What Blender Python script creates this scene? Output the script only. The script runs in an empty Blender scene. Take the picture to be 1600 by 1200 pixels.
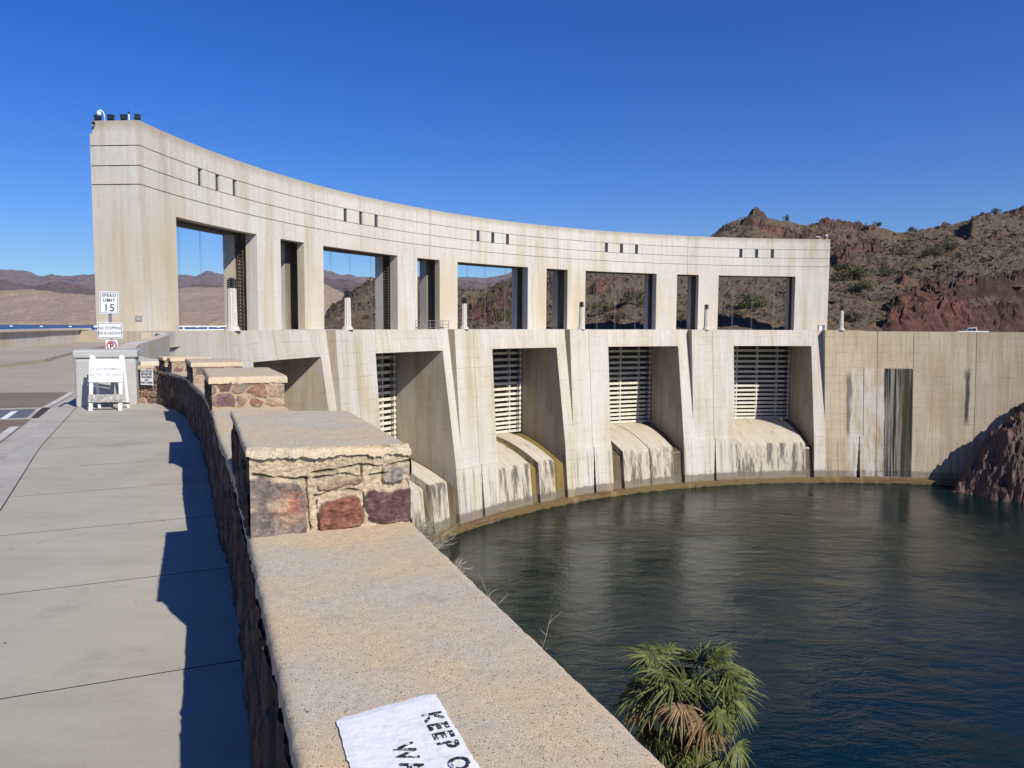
import bpy, bmesh, math, random
import numpy as np
from math import sin, cos, pi, radians, degrees, hypot, atan2, sqrt, floor
from mathutils import Vector, Matrix

# ------------------------------------------------------------------ camera, sky, sun, exposure
S = bpy.context.scene
COL = S.collection
EYE = 1.65
PITCH, ROLL, FPX = radians(4.36), radians(0.3), 1200.0
_f = Vector((0, cos(PITCH), -sin(PITCH))); _r0 = Vector((1, 0, 0)); _u0 = Vector((0, sin(PITCH), cos(PITCH)))
_r = cos(ROLL) * _r0 + sin(ROLL) * _u0; _u = -sin(ROLL) * _r0 + cos(ROLL) * _u0
cam_d = bpy.data.cameras.new('camera'); cam = bpy.data.objects.new('camera', cam_d); COL.objects.link(cam)
m = Matrix.Identity(4)
for i in range(3):
    m[i][0] = _r[i]; m[i][1] = _u[i]; m[i][2] = -_f[i]
m[2][3] = EYE
cam.matrix_world = m
cam_d.sensor_width = 36; cam_d.lens = 36 * FPX / 1600; cam_d.clip_start = 0.05; cam_d.clip_end = 40000
S.camera = cam

SUN_EL, SUN_AZ = radians(36.6), radians(40.2)       # azimuth measured from straight behind the camera towards the right
sdir = Vector((sin(SUN_AZ) * cos(SUN_EL), -cos(SUN_AZ) * cos(SUN_EL), sin(SUN_EL)))
W = bpy.data.worlds.new('World'); S.world = W; W.use_nodes = True
wn = W.node_tree.nodes; wl = W.node_tree.links
sky = wn.new('ShaderNodeTexSky'); sky.sky_type = 'NISHITA'; sky.sun_disc = False
sky.sun_elevation = SUN_EL; sky.sun_rotation = atan2(sdir.x, sdir.y)
sky.altitude = 200; sky.air_density = 1.0; sky.dust_density = 0.15; sky.ozone_density = 3.0
hs = wn.new('ShaderNodeHueSaturation'); hs.inputs['Saturation'].default_value = 1.42; hs.inputs['Hue'].default_value = 0.512
wl.new(sky.outputs[0], hs.inputs['Color']); tn = wn.new('ShaderNodeMix'); tn.data_type = 'RGBA'; tn.blend_type = 'MULTIPLY'; tn.inputs[0].default_value = 1.0; tn.inputs[7].default_value = (0.62, 0.86, 1.24, 1)
wl.new(hs.outputs[0], tn.inputs[6]); wl.new(tn.outputs[2], wn['Background'].inputs[0]); wn['Background'].inputs[1].default_value = 0.082
ld = bpy.data.lights.new('sun', 'SUN'); ld.energy = 5.0; ld.angle = radians(0.53); ld.color = (1.0, 0.955, 0.872)
sun = bpy.data.objects.new('sun', ld); COL.objects.link(sun)
sun.rotation_euler = (-sdir).to_track_quat('-Z', 'Y').to_euler(); sun.location = (40, -40, 80)
S.view_settings.view_transform = 'Standard'; S.view_settings.look = 'None'
S.view_settings.gamma = 1; S.view_settings.use_curve_mapping = False; S.view_settings.exposure = 0.22
try:
    S.cycles.max_bounces = 6; S.cycles.use_denoising = True
except Exception: pass
random.seed(7); np.random.seed(7)

# ------------------------------------------------------------------ helpers
def atz(px, py, z):
    """point of the ground plane at height z seen at a place of the survey photo (1600x1200)"""
    d = _f + (px - 800) / FPX * _r + (600 - py) / FPX * _u
    t = (z - EYE) / d.z
    return (d.x * t, d.y * t)

def fract(a): return a - np.floor(a)
def hash2(ix, iy, seed=0):
    n = (ix.astype(np.int64) * 374761393 + iy.astype(np.int64) * 668265263 + seed * 1442695041) & 0x7fffffff
    n = ((n ^ (n >> 13)) * 1274126177) & 0x7fffffff
    return ((n ^ (n >> 16)) & 0xffff) / 65535.0
def vnoise(x, y, seed=0):
    x = np.asarray(x, float); y = np.asarray(y, float)
    ix = np.floor(x); iy = np.floor(y); fx = x - ix; fy = y - iy
    fx = fx * fx * fx * (fx * (fx * 6 - 15) + 10); fy = fy * fy * fy * (fy * (fy * 6 - 15) + 10)
    a = hash2(ix, iy, seed); b = hash2(ix + 1, iy, seed); c = hash2(ix, iy + 1, seed); d = hash2(ix + 1, iy + 1, seed)
    return (a + (b - a) * fx + (c - a) * fy + (a - b - c + d) * fx * fy) * 2 - 1
def fbm(x, y, o=4, seed=0, gain=0.5, ridged=False):
    s = 0; a = 1; t = 0
    for k in range(o):
        n = vnoise(x * 2 ** k + 17.3 * k, y * 2 ** k - 9.1 * k, seed + k)
        if ridged: n = 1 - 2 * np.abs(n)
        s = s + a * n; t += a; a *= gain
    return s / t
def voro(x, y, seed=0, jit=0.8):
    """2-D voronoi: distance to the cell edge, cell id random"""
    ix = np.floor(x); iy = np.floor(y)
    d1 = np.full(x.shape, 9.0); d2 = np.full(x.shape, 9.0); cid = np.zeros(x.shape)
    for i in (-1, 0, 1):
        for j in (-1, 0, 1):
            cx = ix + i; cy = iy + j
            px = cx + .5 + (hash2(cx, cy, seed) - .5) * jit; py = cy + .5 + (hash2(cx, cy, seed + 5) - .5) * jit
            d = np.hypot(x - px, y - py); h = hash2(cx, cy, seed + 11)
            new = d < d1
            d2 = np.where(new, d1, np.minimum(d2, d)); cid = np.where(new, h, cid); d1 = np.where(new, d, d1)
    return (d2 - d1), cid

def tag(o, label=None, cat=None, group=None, kind=None):
    if label: o['label'] = label
    if cat: o['category'] = cat
    if group: o['group'] = group
    if kind: o['kind'] = kind
    return o
def thing(name, label, cat, loc=(0, 0, 0), rz=0.0, group=None):
    o = bpy.data.objects.new(name, None); COL.objects.link(o); o.location = loc; o.rotation_euler = (0, 0, rz)
    o.empty_display_size = 0.3
    return tag(o, label, cat, group)
def copy_tree(o, parent=None):
    c = o.copy(); COL.objects.link(c)
    if parent is not None:
        c.parent = parent; c.matrix_parent_inverse = o.matrix_parent_inverse.copy()
    for ch in list(o.children): copy_tree(ch, c)
    return c

class MB:
    def __init__(s): s.v = []; s.f = []; s.uv = []; s.mi = []
    def add(s, vs, fs, uvs=None, mi=0):
        b = len(s.v); s.v.extend([tuple(p) for p in vs])
        for k, f in enumerate(fs):
            s.f.append(tuple(b + i for i in f)); s.mi.append(mi)
            s.uv.append(uvs[k] if uvs else None)
    def quad(s, a, b, c, d, uv=None, mi=0): s.add([a, b, c, d], [(0, 1, 2, 3)], [uv] if uv else None, mi)
    def box(s, x0, x1, y0, y1, z0, z1, mi=0, M=None, taper=1.0):
        cx, cy = (x0 + x1) / 2, (y0 + y1) / 2
        P = [(x0, y0, z0), (x1, y0, z0), (x1, y1, z0), (x0, y1, z0)]
        P += [(cx + (x - cx) * taper, cy + (y - cy) * taper, z1) for x, y, _ in P]
        if M is not None: P = [tuple(M @ Vector(p)) for p in P]
        s.add(P, [(3, 2, 1, 0), (4, 5, 6, 7), (0, 1, 5, 4), (1, 2, 6, 5), (2, 3, 7, 6), (3, 0, 4, 7)], None, mi)
    def tube(s, pts, r, n=6, mi=0, caps=True):
        pts = [Vector(p) for p in pts]; rs = r if isinstance(r, (list, tuple)) else [r] * len(pts)
        vs = []; up = Vector((0, 0, 1))
        for i, p in enumerate(pts):
            d = (pts[min(i + 1, len(pts) - 1)] - pts[max(i - 1, 0)])
            d = d.normalized() if d.length > 1e-9 else Vector((0, 0, 1))
            a = d.cross(up)
            if a.length < 1e-3: a = d.cross(Vector((1, 0, 0)))
            a.normalize(); b = d.cross(a).normalized()
            for k in range(n):
                t = 2 * pi * k / n; vs.append(p + (a * cos(t) + b * sin(t)) * rs[i])
        fs = [(i * n + k, i * n + (k + 1) % n, (i + 1) * n + (k + 1) % n, (i + 1) * n + k) for i in range(len(pts) - 1) for k in range(n)]
        if caps: fs += [tuple(range(n))[::-1], tuple((len(pts) - 1) * n + k for k in range(n))]
        s.add(vs, fs, None, mi)
    def lathe(s, prof, n=24, c=(0, 0, 0), mi=0, flute=0.0, nf=8):
        vs = []
        for r, z in prof:
            for k in range(n):
                t = 2 * pi * k / n
                rr = r * (1 - flute * (0.5 + 0.5 * cos(nf * t))) if flute else r
                vs.append((c[0] + rr * cos(t), c[1] + rr * sin(t), c[2] + z))
        fs = [(i * n + k, i * n + (k + 1) % n, (i + 1) * n + (k + 1) % n, (i + 1) * n + k) for i in range(len(prof) - 1) for k in range(n)]
        fs += [tuple(range(n))[::-1], tuple((len(prof) - 1) * n + k for k in range(n))]
        s.add(vs, fs, None, mi)
    def build(s, name, mats, parent=None, smooth=False, merge=None, recalc=True, bevel=0.0, bseg=1):
        me = bpy.data.meshes.new(name); me.from_pydata(s.v, [], s.f)
        if any(u is not None for u in s.uv):
            ul = me.uv_layers.new(name='UVMap')
            for p in me.polygons:
                u = s.uv[p.index]
                if u:
                    for k, li in enumerate(p.loop_indices): ul.data[li].uv = u[k]
        mats = mats if isinstance(mats, (list, tuple)) else [mats]
        for mt in mats: me.materials.append(mt)
        if len(mats) > 1: me.polygons.foreach_set('material_index', s.mi)
        if merge or recalc:
            bm = bmesh.new(); bm.from_mesh(me)
            if merge: bmesh.ops.remove_doubles(bm, verts=bm.verts, dist=merge)
            if recalc: bmesh.ops.recalc_face_normals(bm, faces=bm.faces)
            bm.to_mesh(me); bm.free()
        if smooth: me.polygons.foreach_set('use_smooth', [True] * len(me.polygons))
        me.update()
        o = bpy.data.objects.new(name, me); COL.objects.link(o)
        if parent is not None: o.parent = parent
        if bevel:
            b = o.modifiers.new('bevel', 'BEVEL'); b.width = bevel; b.segments = bseg; b.limit_method = 'ANGLE'; b.angle_limit = radians(40)
        return o

def grid_obj(name, X, Y, Z, mat, parent=None, attrs=None, uv=None, smooth=True, flip=False):
    n, k = X.shape
    me = bpy.data.meshes.new(name)
    co = np.stack([X, Y, Z], -1).reshape(-1, 3)
    idx = np.arange(n * k).reshape(n, k)
    q = np.stack([idx[:-1, :-1], idx[1:, :-1], idx[1:, 1:], idx[:-1, 1:]], -1).reshape(-1, 4)
    if flip: q = q[:, ::-1]
    me.vertices.add(len(co)); me.vertices.foreach_set('co', co.ravel())
    me.loops.add(q.size); me.loops.foreach_set('vertex_index', q.ravel().astype(np.int32))
    me.polygons.add(len(q)); me.polygons.foreach_set('loop_start', (np.arange(len(q)) * 4).astype(np.int32))
    me.polygons.foreach_set('loop_total', np.full(len(q), 4, np.int32))
    me.polygons.foreach_set('use_smooth', np.full(len(q), smooth))
    me.update(calc_edges=True)
    if uv is not None:
        ul = me.uv_layers.new(name='UVMap'); U = np.stack(uv, -1).reshape(-1, 2)[q.ravel()]
        ul.data.foreach_set('uv', U.ravel())
    for nm, arr in (attrs or {}).items():
        if arr.ndim == 3:
            a = me.attributes.new(nm, 'FLOAT_COLOR', 'POINT'); rgba = np.concatenate([arr.reshape(-1, 3), np.ones((n * k, 1))], 1)
            a.data.foreach_set('color', rgba.ravel())
        else:
            a = me.attributes.new(nm, 'FLOAT', 'POINT'); a.data.foreach_set('value', arr.ravel())
    me.materials.append(mat); me.validate()
    o = bpy.data.objects.new(name, me); COL.objects.link(o)
    if parent is not None: o.parent = parent
    return o

# ------------------------------------------------------------------ node helpers / materials
class NT:
    def __init__(s, name, rough=0.8, spec=0.3):
        s.m = bpy.data.materials.new(name); s.m.use_nodes = True; s.t = s.m.node_tree; s.n = s.t.nodes
        s.b = s.n['Principled BSDF']; s.b.inputs['Roughness'].default_value = rough
        s.b.inputs['Specular IOR Level'].default_value = spec
    def new(s, ty, **kw):
        n = s.n.new(ty)
        for k, v in kw.items(): setattr(n, k, v)
        return n
    def link(s, a, b): s.t.links.new(a, b)
    def co(s, kind='Object', scale=(1, 1, 1), loc=(0, 0, 0), rot=(0, 0, 0)):
        if kind == 'Position': src = s.new('ShaderNodeNewGeometry').outputs['Position']
        else: src = s.new('ShaderNodeTexCoord').outputs[kind]
        mp = s.new('ShaderNodeMapping'); mp.inputs['Scale'].default_value = scale; mp.inputs['Location'].default_value = loc
        mp.inputs['Rotation'].default_value = rot
        s.link(src, mp.inputs[0]); return mp.outputs[0]
    def noise(s, co, scale, detail=5, rough=0.55, dist=0.0):
        n = s.new('ShaderNodeTexNoise'); n.inputs['Scale'].default_value = scale; n.inputs['Detail'].default_value = detail
        n.inputs['Roughness'].default_value = rough; n.inputs['Distortion'].default_value = dist
        s.link(co, n.inputs['Vector']); return n.outputs['Fac']
    def voro(s, co, scale, feat='F1', out='Distance', rnd=1.0):
        n = s.new('ShaderNodeTexVoronoi', feature=feat); n.inputs['Scale'].default_value = scale
        n.inputs['Randomness'].default_value = rnd
        s.link(co, n.inputs['Vector']); return n.outputs[out]
    def ramp(s, fac, stops, interp='LINEAR'):
        n = s.new('ShaderNodeValToRGB'); e = n.color_ramp; e.interpolation = interp
        while len(e.elements) < len(stops): e.elements.new(0.5)
        for k, (p, c) in enumerate(stops):
            e.elements[k].position = p
            e.elements[k].color = (c, c, c, 1) if isinstance(c, (int, float)) else (*c, 1)
        s.link(fac, n.inputs[0]); return n.outputs[0]
    def mix(s, fac, a, b, mode='MIX'):
        n = s.new('ShaderNodeMix', data_type='RGBA', blend_type=mode)
        for sock, val in ((n.inputs[0], fac), (n.inputs[6], a), (n.inputs[7], b)):
            if hasattr(val, 'is_linked'): s.link(val, sock)
            elif isinstance(val, (int, float)): sock.default_value = val if sock == n.inputs[0] else (val, val, val, 1)
            else: sock.default_value = (*val, 1)
        return n.outputs[2]
    def math(s, op, a, b=0.0, c=None, clamp=False):
        n = s.new('ShaderNodeMath', operation=op, use_clamp=clamp)
        for k, val in enumerate((a, b, c)):
            if val is None: continue
            if hasattr(val, 'is_linked'): s.link(val, n.inputs[k])
            else: n.inputs[k].default_value = val
        return n.outputs[0]
    def sep(s, co):
        n = s.new('ShaderNodeSeparateXYZ'); s.link(co, n.inputs[0]); return n.outputs
    def band(s, v, lo, hi, soft):
        """1 inside lo..hi, soft edges"""
        a = s.new('ShaderNodeMapRange', interpolation_type='SMOOTHSTEP'); s.link(v, a.inputs[0]); a.inputs[1].default_value = lo - soft; a.inputs[2].default_value = lo + soft
        b = s.new('ShaderNodeMapRange', interpolation_type='SMOOTHSTEP'); s.link(v, b.inputs[0]); b.inputs[1].default_value = hi - soft; b.inputs[2].default_value = hi + soft
        b.inputs[3].default_value = 1; b.inputs[4].default_value = 0
        return s.math('MULTIPLY', a.outputs[0], b.outputs[0])
    def color(s, c):
        if hasattr(c, 'is_linked'): s.link(c, s.b.inputs['Base Color'])
        else: s.b.inputs['Base Color'].default_value = (*c, 1)
    def bump(s, h, strength=0.3, dist=0.02, prev=None):
        n = s.new('ShaderNodeBump'); n.inputs['Strength'].default_value = strength; n.inputs['Distance'].default_value = dist
        s.link(h, n.inputs['Height'])
        if prev is not None: s.link(prev, n.inputs['Normal'])
        s.link(n.outputs[0], s.b.inputs['Normal']); return n.outputs[0]

def plain(name, c, rough=0.6, metal=0.0, var=0.15, scale=3.0, spec=0.3):
    n = NT(name, rough, spec); n.b.inputs['Metallic'].default_value = metal
    co = n.co('Object')
    f = n.noise(co, scale, 6, 0.6)
    lo = tuple(x * (1 - var) for x in c); hi = tuple(min(1, x * (1 + var)) for x in c)
    n.color(n.ramp(f, [(0.3, lo), (0.7, hi)])); n.bump(n.noise(co, scale * 6, 4), 0.15, 0.01)
    return n.m

def dam_concrete(name, base, tint, streak=0.5, lifts=1.55, white=0.0, upper=False, wallstain=False):
    n = NT(name, 0.88, 0.2)
    uv = n.co('UV'); sx = n.sep(uv)
    u, z = sx[0], sx[1]
    big = n.noise(n.co('UV', (0.09, 0.12, 1)), 1.0, 5, 0.6)
    col = n.ramp(big, [(0.3, base), (0.7, tint)])
    # vertical weather streaks
    st = n.noise(n.co('UV', (2.6, 0.10, 1)), 1.0, 6, 0.65)
    col = n.mix(streak, col, n.ramp(st, [(0.25, 0.55), (0.5, 1.0), (0.75, 1.12)]), 'MULTIPLY')
    st2 = n.noise(n.co('UV', (0.55, 0.035, 1), (3, 7, 0)), 1.0, 5, 0.6)
    col = n.mix(n.ramp(st2, [(0.50, 0.0), (0.70, 0.75)]), col, tuple(x * y for x, y in zip(base, (0.80, 0.69, 0.50))))
    # board-marked fine mottling
    mo = n.noise(n.co('UV', (1.6, 1.2, 1)), 1.3, 8, 0.7)
    col = n.mix(0.5, col, n.ramp(mo, [(0.3, 0.8), (0.55, 1.0), (0.8, 1.08)]), 'MULTIPLY')
    if upper:
        # tan weathering under the coping and large tan washes
        tb = n.math('ADD', z, n.math('MULTIPLY', n.noise(n.co('UV', (0.5, 0.2, 1)), 1, 5), 1.2))
        k = n.new('ShaderNodeMapRange'); n.link(tb, k.inputs[0]); k.inputs[1].default_value = 19.6; k.inputs[2].default_value = 20.5
        col = n.mix(n.math('MULTIPLY', k.outputs[0], 0.55), col, (0.30, 0.235, 0.155))
        wash = n.noise(n.co('UV', (0.16, 0.045, 1), (9.3, 1, 0)), 1.0, 4, 0.5)
        low = n.new('ShaderNodeMapRange'); n.link(z, low.inputs[0]); low.inputs[1].default_value = 15.5; low.inputs[2].default_value = 8.5
        col = n.mix(n.math('MULTIPLY', n.ramp(wash, [(0.42, 0.0), (0.62, 0.6)]), low.outputs[0]), col, (0.50, 0.385, 0.235))
    # lift joints
    fr = n.math('FRACT', n.math('DIVIDE', n.math('ADD', z, 60.0), lifts))
    ln = n.math('LESS_THAN', n.math('ABSOLUTE', n.math('SUBTRACT', fr, 0.5)), 0.035)
    brk = n.ramp(n.noise(n.co('UV', (0.35, 1.1, 1), (4, 0, 0)), 1.0, 4), [(0.42, 0.0), (0.6, 1.0)])
    amt = 0.05 if upper else 0.42
    col = n.mix(n.math('MULTIPLY', n.math('MULTIPLY', ln, brk), amt), col, (0.13, 0.105, 0.075))
    if white > 0:
        wm = n.noise(n.co('UV', (0.22, 0.06, 1), (1.5, 2, 0)), 1.0, 5, 0.6)
        col = n.mix(n.ramp(wm, [(0.38, 0.0), (0.6, white)]), col, (0.60, 0.565, 0.535))
    if not upper:
        # wet and scaled band near the tailwater
        zn = n.math('ADD', z, n.math('MULTIPLY', n.math('SUBTRACT', n.noise(n.co('UV', (0.7, 0.3, 1)), 1, 5), 0.5), 1.1))
        g = n.new('ShaderNodeMapRange'); n.link(zn, g.inputs[0]); g.inputs[1].default_value = -26.9; g.inputs[2].default_value = -27.3
        col = n.mix(n.math('MULTIPLY', g.outputs[0], 0.85), col, (0.145, 0.115, 0.085))
        bnd = n.noise(n.co('UV', (0.25, 2.5, 1)), 1, 5)
        g2 = n.new('ShaderNodeMapRange'); n.link(zn, g2.inputs[0]); g2.inputs[1].default_value = -28.3; g2.inputs[2].default_value = -28.6
        col = n.mix(g2.outputs[0], col, n.ramp(bnd, [(0.35, (0.10, 0.05, 0.028)), (0.5, (0.17, 0.11, 0.055)), (0.65, (0.14, 0.115, 0.035))]))
        g3 = n.new('ShaderNodeMapRange'); n.link(zn, g3.inputs[0]); g3.inputs[1].default_value = -29.2; g3.inputs[2].default_value = -29.5
        col = n.mix(g3.outputs[0], col, (0.035, 0.035, 0.016))
        dr = n.noise(n.co('UV', (2.2, 0.06, 1), (31, 0, 0)), 1.0, 5, 0.7)
        g5 = n.new('ShaderNodeMapRange'); n.link(z, g5.inputs[0]); g5.inputs[1].default_value = -5.5; g5.inputs[2].default_value = 1.0
        col = n.mix(n.math('MULTIPLY', n.ramp(dr, [(0.5, 0.0), (0.66, 0.55)]), g5.outputs[0]), col, (0.27, 0.21, 0.14))
        oc = n.noise(n.co('UV', (0.33, 0.05, 1), (51, 4, 0)), 1.0, 5, 0.65)
        col = n.mix(n.ramp(oc, [(0.56, 0.0), (0.70, 0.55)]), col, (0.46, 0.33, 0.17))
        # dark runs starting at the -20 m lift
        rn = n.noise(n.co('UV', (1.3, 0.05, 1), (11, 3, 0)), 1.0, 5, 0.7)
        zr = n.band(z, -28.0, -21.0, 0.8)
        col = n.mix(n.math('MULTIPLY', n.ramp(rn, [(0.50, 0.0), (0.64, 0.75)]), zr), col, (0.17, 0.145, 0.11))
    if wallstain:
        def deg(t): return t * pi / 180 * 92.0
        wob = n.math('MULTIPLY', n.math('SUBTRACT', n.noise(n.co('UV', (0.9, 0.12, 1)), 1, 6, 0.7), 0.5), 2.2)
        uw = n.math('ADD', u, wob)
        zc = n.band(z, -28.3, -6.6, 0.12)
        # mineral-white apron
        wmask = n.math('MULTIPLY', n.band(uw, deg(80.9), deg(88.6), 0.8), zc)
        wn2 = n.ramp(n.noise(n.co('UV', (0.5, 0.11, 1), (2, 5, 0)), 1.6, 6, 0.7), [(0.42, 0.0), (0.58, 0.8)])
        col = n.mix(n.math('MULTIPLY', n.math('MULTIPLY', wmask, wn2), 0.72), col, (0.54, 0.52, 0.49))
        # tan-grey washes further along
        w2 = n.math('MULTIPLY', n.band(uw, deg(60), deg(80.5), 1.0), zc)
        w3 = n.ramp(n.noise(n.co('UV', (0.45, 0.07, 1), (7, 5, 0)), 1.5, 6, 0.7), [(0.42, 0.0), (0.65, 0.55)])
        col = n.mix(n.math('MULTIPLY', w2, w3), col, (0.36, 0.30, 0.24))
        # black wet run
        ub = n.math('ADD', u, n.math('MULTIPLY', wob, 0.6))
        bm_ = n.math('MULTIPLY', n.math('MULTIPLY', n.band(ub, deg(80.6), deg(84.1), 0.25), n.math('GREATER_THAN', u, deg(80.74))), zc)
        bn = n.ramp(n.noise(n.co('UV', (1.5, 0.025, 1), (5.3, 1, 0)), 1.0, 5, 0.6), [(0.30, 1.0), (0.47, 0.98), (0.53, 0.55), (0.57, 0.5), (0.64, 0.97)])
        col = n.mix(n.math('MULTIPLY', bm_, bn), col, (0.010, 0.013, 0.014))
        b2 = n.math('MULTIPLY', n.band(uw, deg(81.0), deg(81.9), 0.3), zc)
        col = n.mix(n.math('MULTIPLY', b2, 0.8), col, (0.045, 0.042, 0.018))
        b3 = n.math('MULTIPLY', n.band(uw, deg(74.2), deg(74.75), 0.2), n.band(z, -17.0, -6.8, 1.2))
        col = n.mix(n.math('MULTIPLY', b3, 0.9), col, (0.04, 0.035, 0.03))
        b4 = n.math('MULTIPLY', n.band(uw, deg(88.2), deg(88.75), 0.15), n.band(z, -20, -8.0, 1.0))
        col = n.mix(n.math('MULTIPLY', b4, 0.7), col, (0.07, 0.06, 0.05))
    n.color(col)
    n.bump(n.noise(n.co('UV', (1, 1, 1)), 2.2, 8, 0.7), 0.35, 0.06)
    return n.m

M = {}
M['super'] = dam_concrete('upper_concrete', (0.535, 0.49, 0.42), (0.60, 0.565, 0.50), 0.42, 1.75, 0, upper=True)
M['inside'] = dam_concrete('shade_toned_concrete', (0.16, 0.145, 0.12), (0.21, 0.19, 0.155), 0.6, 1.75, 0)  # darker albedo: shade of the window recesses and soffits put into the colour
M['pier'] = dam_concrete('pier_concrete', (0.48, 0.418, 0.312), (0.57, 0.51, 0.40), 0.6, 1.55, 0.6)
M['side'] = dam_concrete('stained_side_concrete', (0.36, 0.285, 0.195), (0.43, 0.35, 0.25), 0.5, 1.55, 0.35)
M['wall'] = dam_concrete('abutment_concrete', (0.41, 0.32, 0.215), (0.51, 0.42, 0.305), 0.8, 1.55, 0.0, wallstain=True)

def mk(name, fn): M[name] = fn
# ogee concrete
def ogee_mat(name, wet):
    n = NT(name, 0.75 if not wet else 0.35, 0.3)
    pos = n.co('Position'); z = n.sep(pos)[2]
    f = n.noise(n.co('UV', (1.6, 0.12, 1)), 1.0, 6, 0.7)
    if wet == 2: c = n.ramp(f, [(0.3, (0.055, 0.04, 0.015)), (0.5, (0.22, 0.155, 0.05)), (0.66, (0.17, 0.14, 0.025))])
    elif wet == 1: c = n.ramp(f, [(0.3, (0.045, 0.032, 0.017)), (0.55, (0.14, 0.10, 0.055)), (0.75, (0.26, 0.20, 0.13))])
    else: c = n.ramp(f, [(0.28, (0.40, 0.33, 0.245)), (0.5, (0.50, 0.43, 0.33)), (0.7, (0.56, 0.495, 0.39))])
    if wet == 0:
        r = n.noise(n.co('UV', (0.75, 0.11, 1), (5, 0, 0)), 1.0, 7, 0.72)
        k = n.band(z, -28.0, -21.6, 0.15)
        c = n.mix(n.math('MULTIPLY', n.ramp(r, [(0.47, 0.0), (0.57, 0.9)]), k), c, (0.10, 0.08, 0.06))
        s2 = n.noise(n.co('UV', (0.9, 0.25, 1), (15, 0, 0)), 1.0, 6, 0.75)
        c = n.mix(n.ramp(s2, [(0.58, 0.0), (0.66, 0.75)]), c, (0.17, 0.125, 0.08))
    zn = n.math('ADD', z, n.math('MULTIPLY', n.math('SUBTRACT', n.noise(pos, 0.8, 5), 0.5), 1.1))
    g = n.new('ShaderNodeMapRange'); n.link(zn, g.inputs[0]); g.inputs[1].default_value = -26.9; g.inputs[2].default_value = -27.3
    c = n.mix(n.math('MULTIPLY', g.outputs[0], 0.85), c, (0.15, 0.12, 0.085))
    g2 = n.new('ShaderNodeMapRange'); n.link(zn, g2.inputs[0]); g2.inputs[1].default_value = -28.3; g2.inputs[2].default_value = -28.6
    c = n.mix(g2.outputs[0], c, (0.16, 0.11, 0.045))
    g3 = n.new('ShaderNodeMapRange'); n.link(zn, g3.inputs[0]); g3.inputs[1].default_value = -29.2; g3.inputs[2].default_value = -29.5
    c = n.mix(g3.outputs[0], c, (0.035, 0.035, 0.016))
    n.color(c); n.bump(n.noise(n.co('UV', (1, 1, 1)), 2.5, 8, 0.7), 0.5, 0.08)
    return n.m
M['ogee'] = ogee_mat('spillway_concrete', 0); M['ogee_wet'] = ogee_mat('spillway_wet', 1); M['ogee_algae'] = ogee_mat('spillway_algae', 2)

# sandy coping of the stone wall
def sand_mat(name, paint=False):
    n = NT(name, 0.92 if not paint else 0.6, 0.2); co = n.co('Object')
    big = n.noise(co, 2.3, 5, 0.6); mid = n.noise(co, 30, 6, 0.7)
    if not paint:
        c = n.ramp(big, [(0.36, (0.50, 0.43, 0.325)), (0.62, (0.58, 0.445, 0.275))])
        c = n.mix(0.7, c, n.ramp(mid, [(0.3, 0.78), (0.55, 1.0), (0.75, 1.15)]), 'MULTIPLY')
        gr = n.noise(co, 260, 2, 0.5)
        c = n.mix(0.75, c, n.ramp(gr, [(0.32, 0.62), (0.5, 1.0), (0.68, 1.3)]), 'MULTIPLY')
        sp = n.voro(co, 130)
        lich = n.noise(n.co('Object', loc=(8, 2, 0)), 5.5, 8, 0.7)
        c = n.mix(n.ramp(lich, [(0.58, 0.0), (0.72, 0.55)]), c, (0.30, 0.27, 0.23))
        sel = n.ramp(n.noise(co, 60, 2), [(0.50, 0.0), (0.60, 1.0)])
        c = n.mix(n.math('MULTIPLY', n.math('LESS_THAN', sp, 0.30), sel), c, (0.10, 0.07, 0.045))
        sp2 = n.voro(n.co('Object', loc=(3, 1, 2)), 95)
        sel2 = n.ramp(n.noise(n.co('Object', loc=(1, 5, 2)), 25, 2), [(0.50, 0.0), (0.60, 0.7)])
        c = n.mix(n.math('MULTIPLY', n.math('LESS_THAN', sp2, 0.28), sel2), c, (0.66, 0.56, 0.42))
    else:
        c = n.ramp(mid, [(0.25, (0.60, 0.58, 0.54)), (0.42, (0.76, 0.76, 0.75)), (0.7, (0.84, 0.84, 0.83))])
        c = n.mix(n.ramp(n.noise(co, 14, 6, 0.7), [(0.58, 0.0), (0.72, 0.5)]), c, (0.50, 0.45, 0.37))
    if not paint:
        wv = n.new('ShaderNodeVectorMath', operation='ADD'); n.link(co, wv.inputs[0])
        nz_ = n.new('ShaderNodeTexNoise'); nz_.inputs['Scale'].default_value = 7; nz_.inputs['Detail'].default_value = 5; n.link(co, nz_.inputs['Vector'])
        sc_ = n.new('ShaderNodeVectorMath', operation='SCALE'); n.link(nz_.outputs['Color'], sc_.inputs[0]); sc_.inputs['Scale'].default_value = 0.16; n.link(sc_.outputs[0], wv.inputs[1])
        cr_ = n.voro(wv.outputs[0], 0.9, 'DISTANCE_TO_EDGE')
        c = n.mix(n.math('MULTIPLY', n.math('LESS_THAN', cr_, 0.0018), 0.22), c, (0.16, 0.12, 0.085))
    n.color(c)
    b = n.bump(n.noise(co, 220, 3, 0.6), 0.45 if not paint else 0.3, 0.004)
    b = n.bump(n.noise(co, 45, 4, 0.6), 0.18 if not paint else 0.22, 0.010, b)
    return n.m
M['sand'] = sand_mat('coping_sand'); M['sand_paint'] = sand_mat('white_wall_paint', True)

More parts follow.
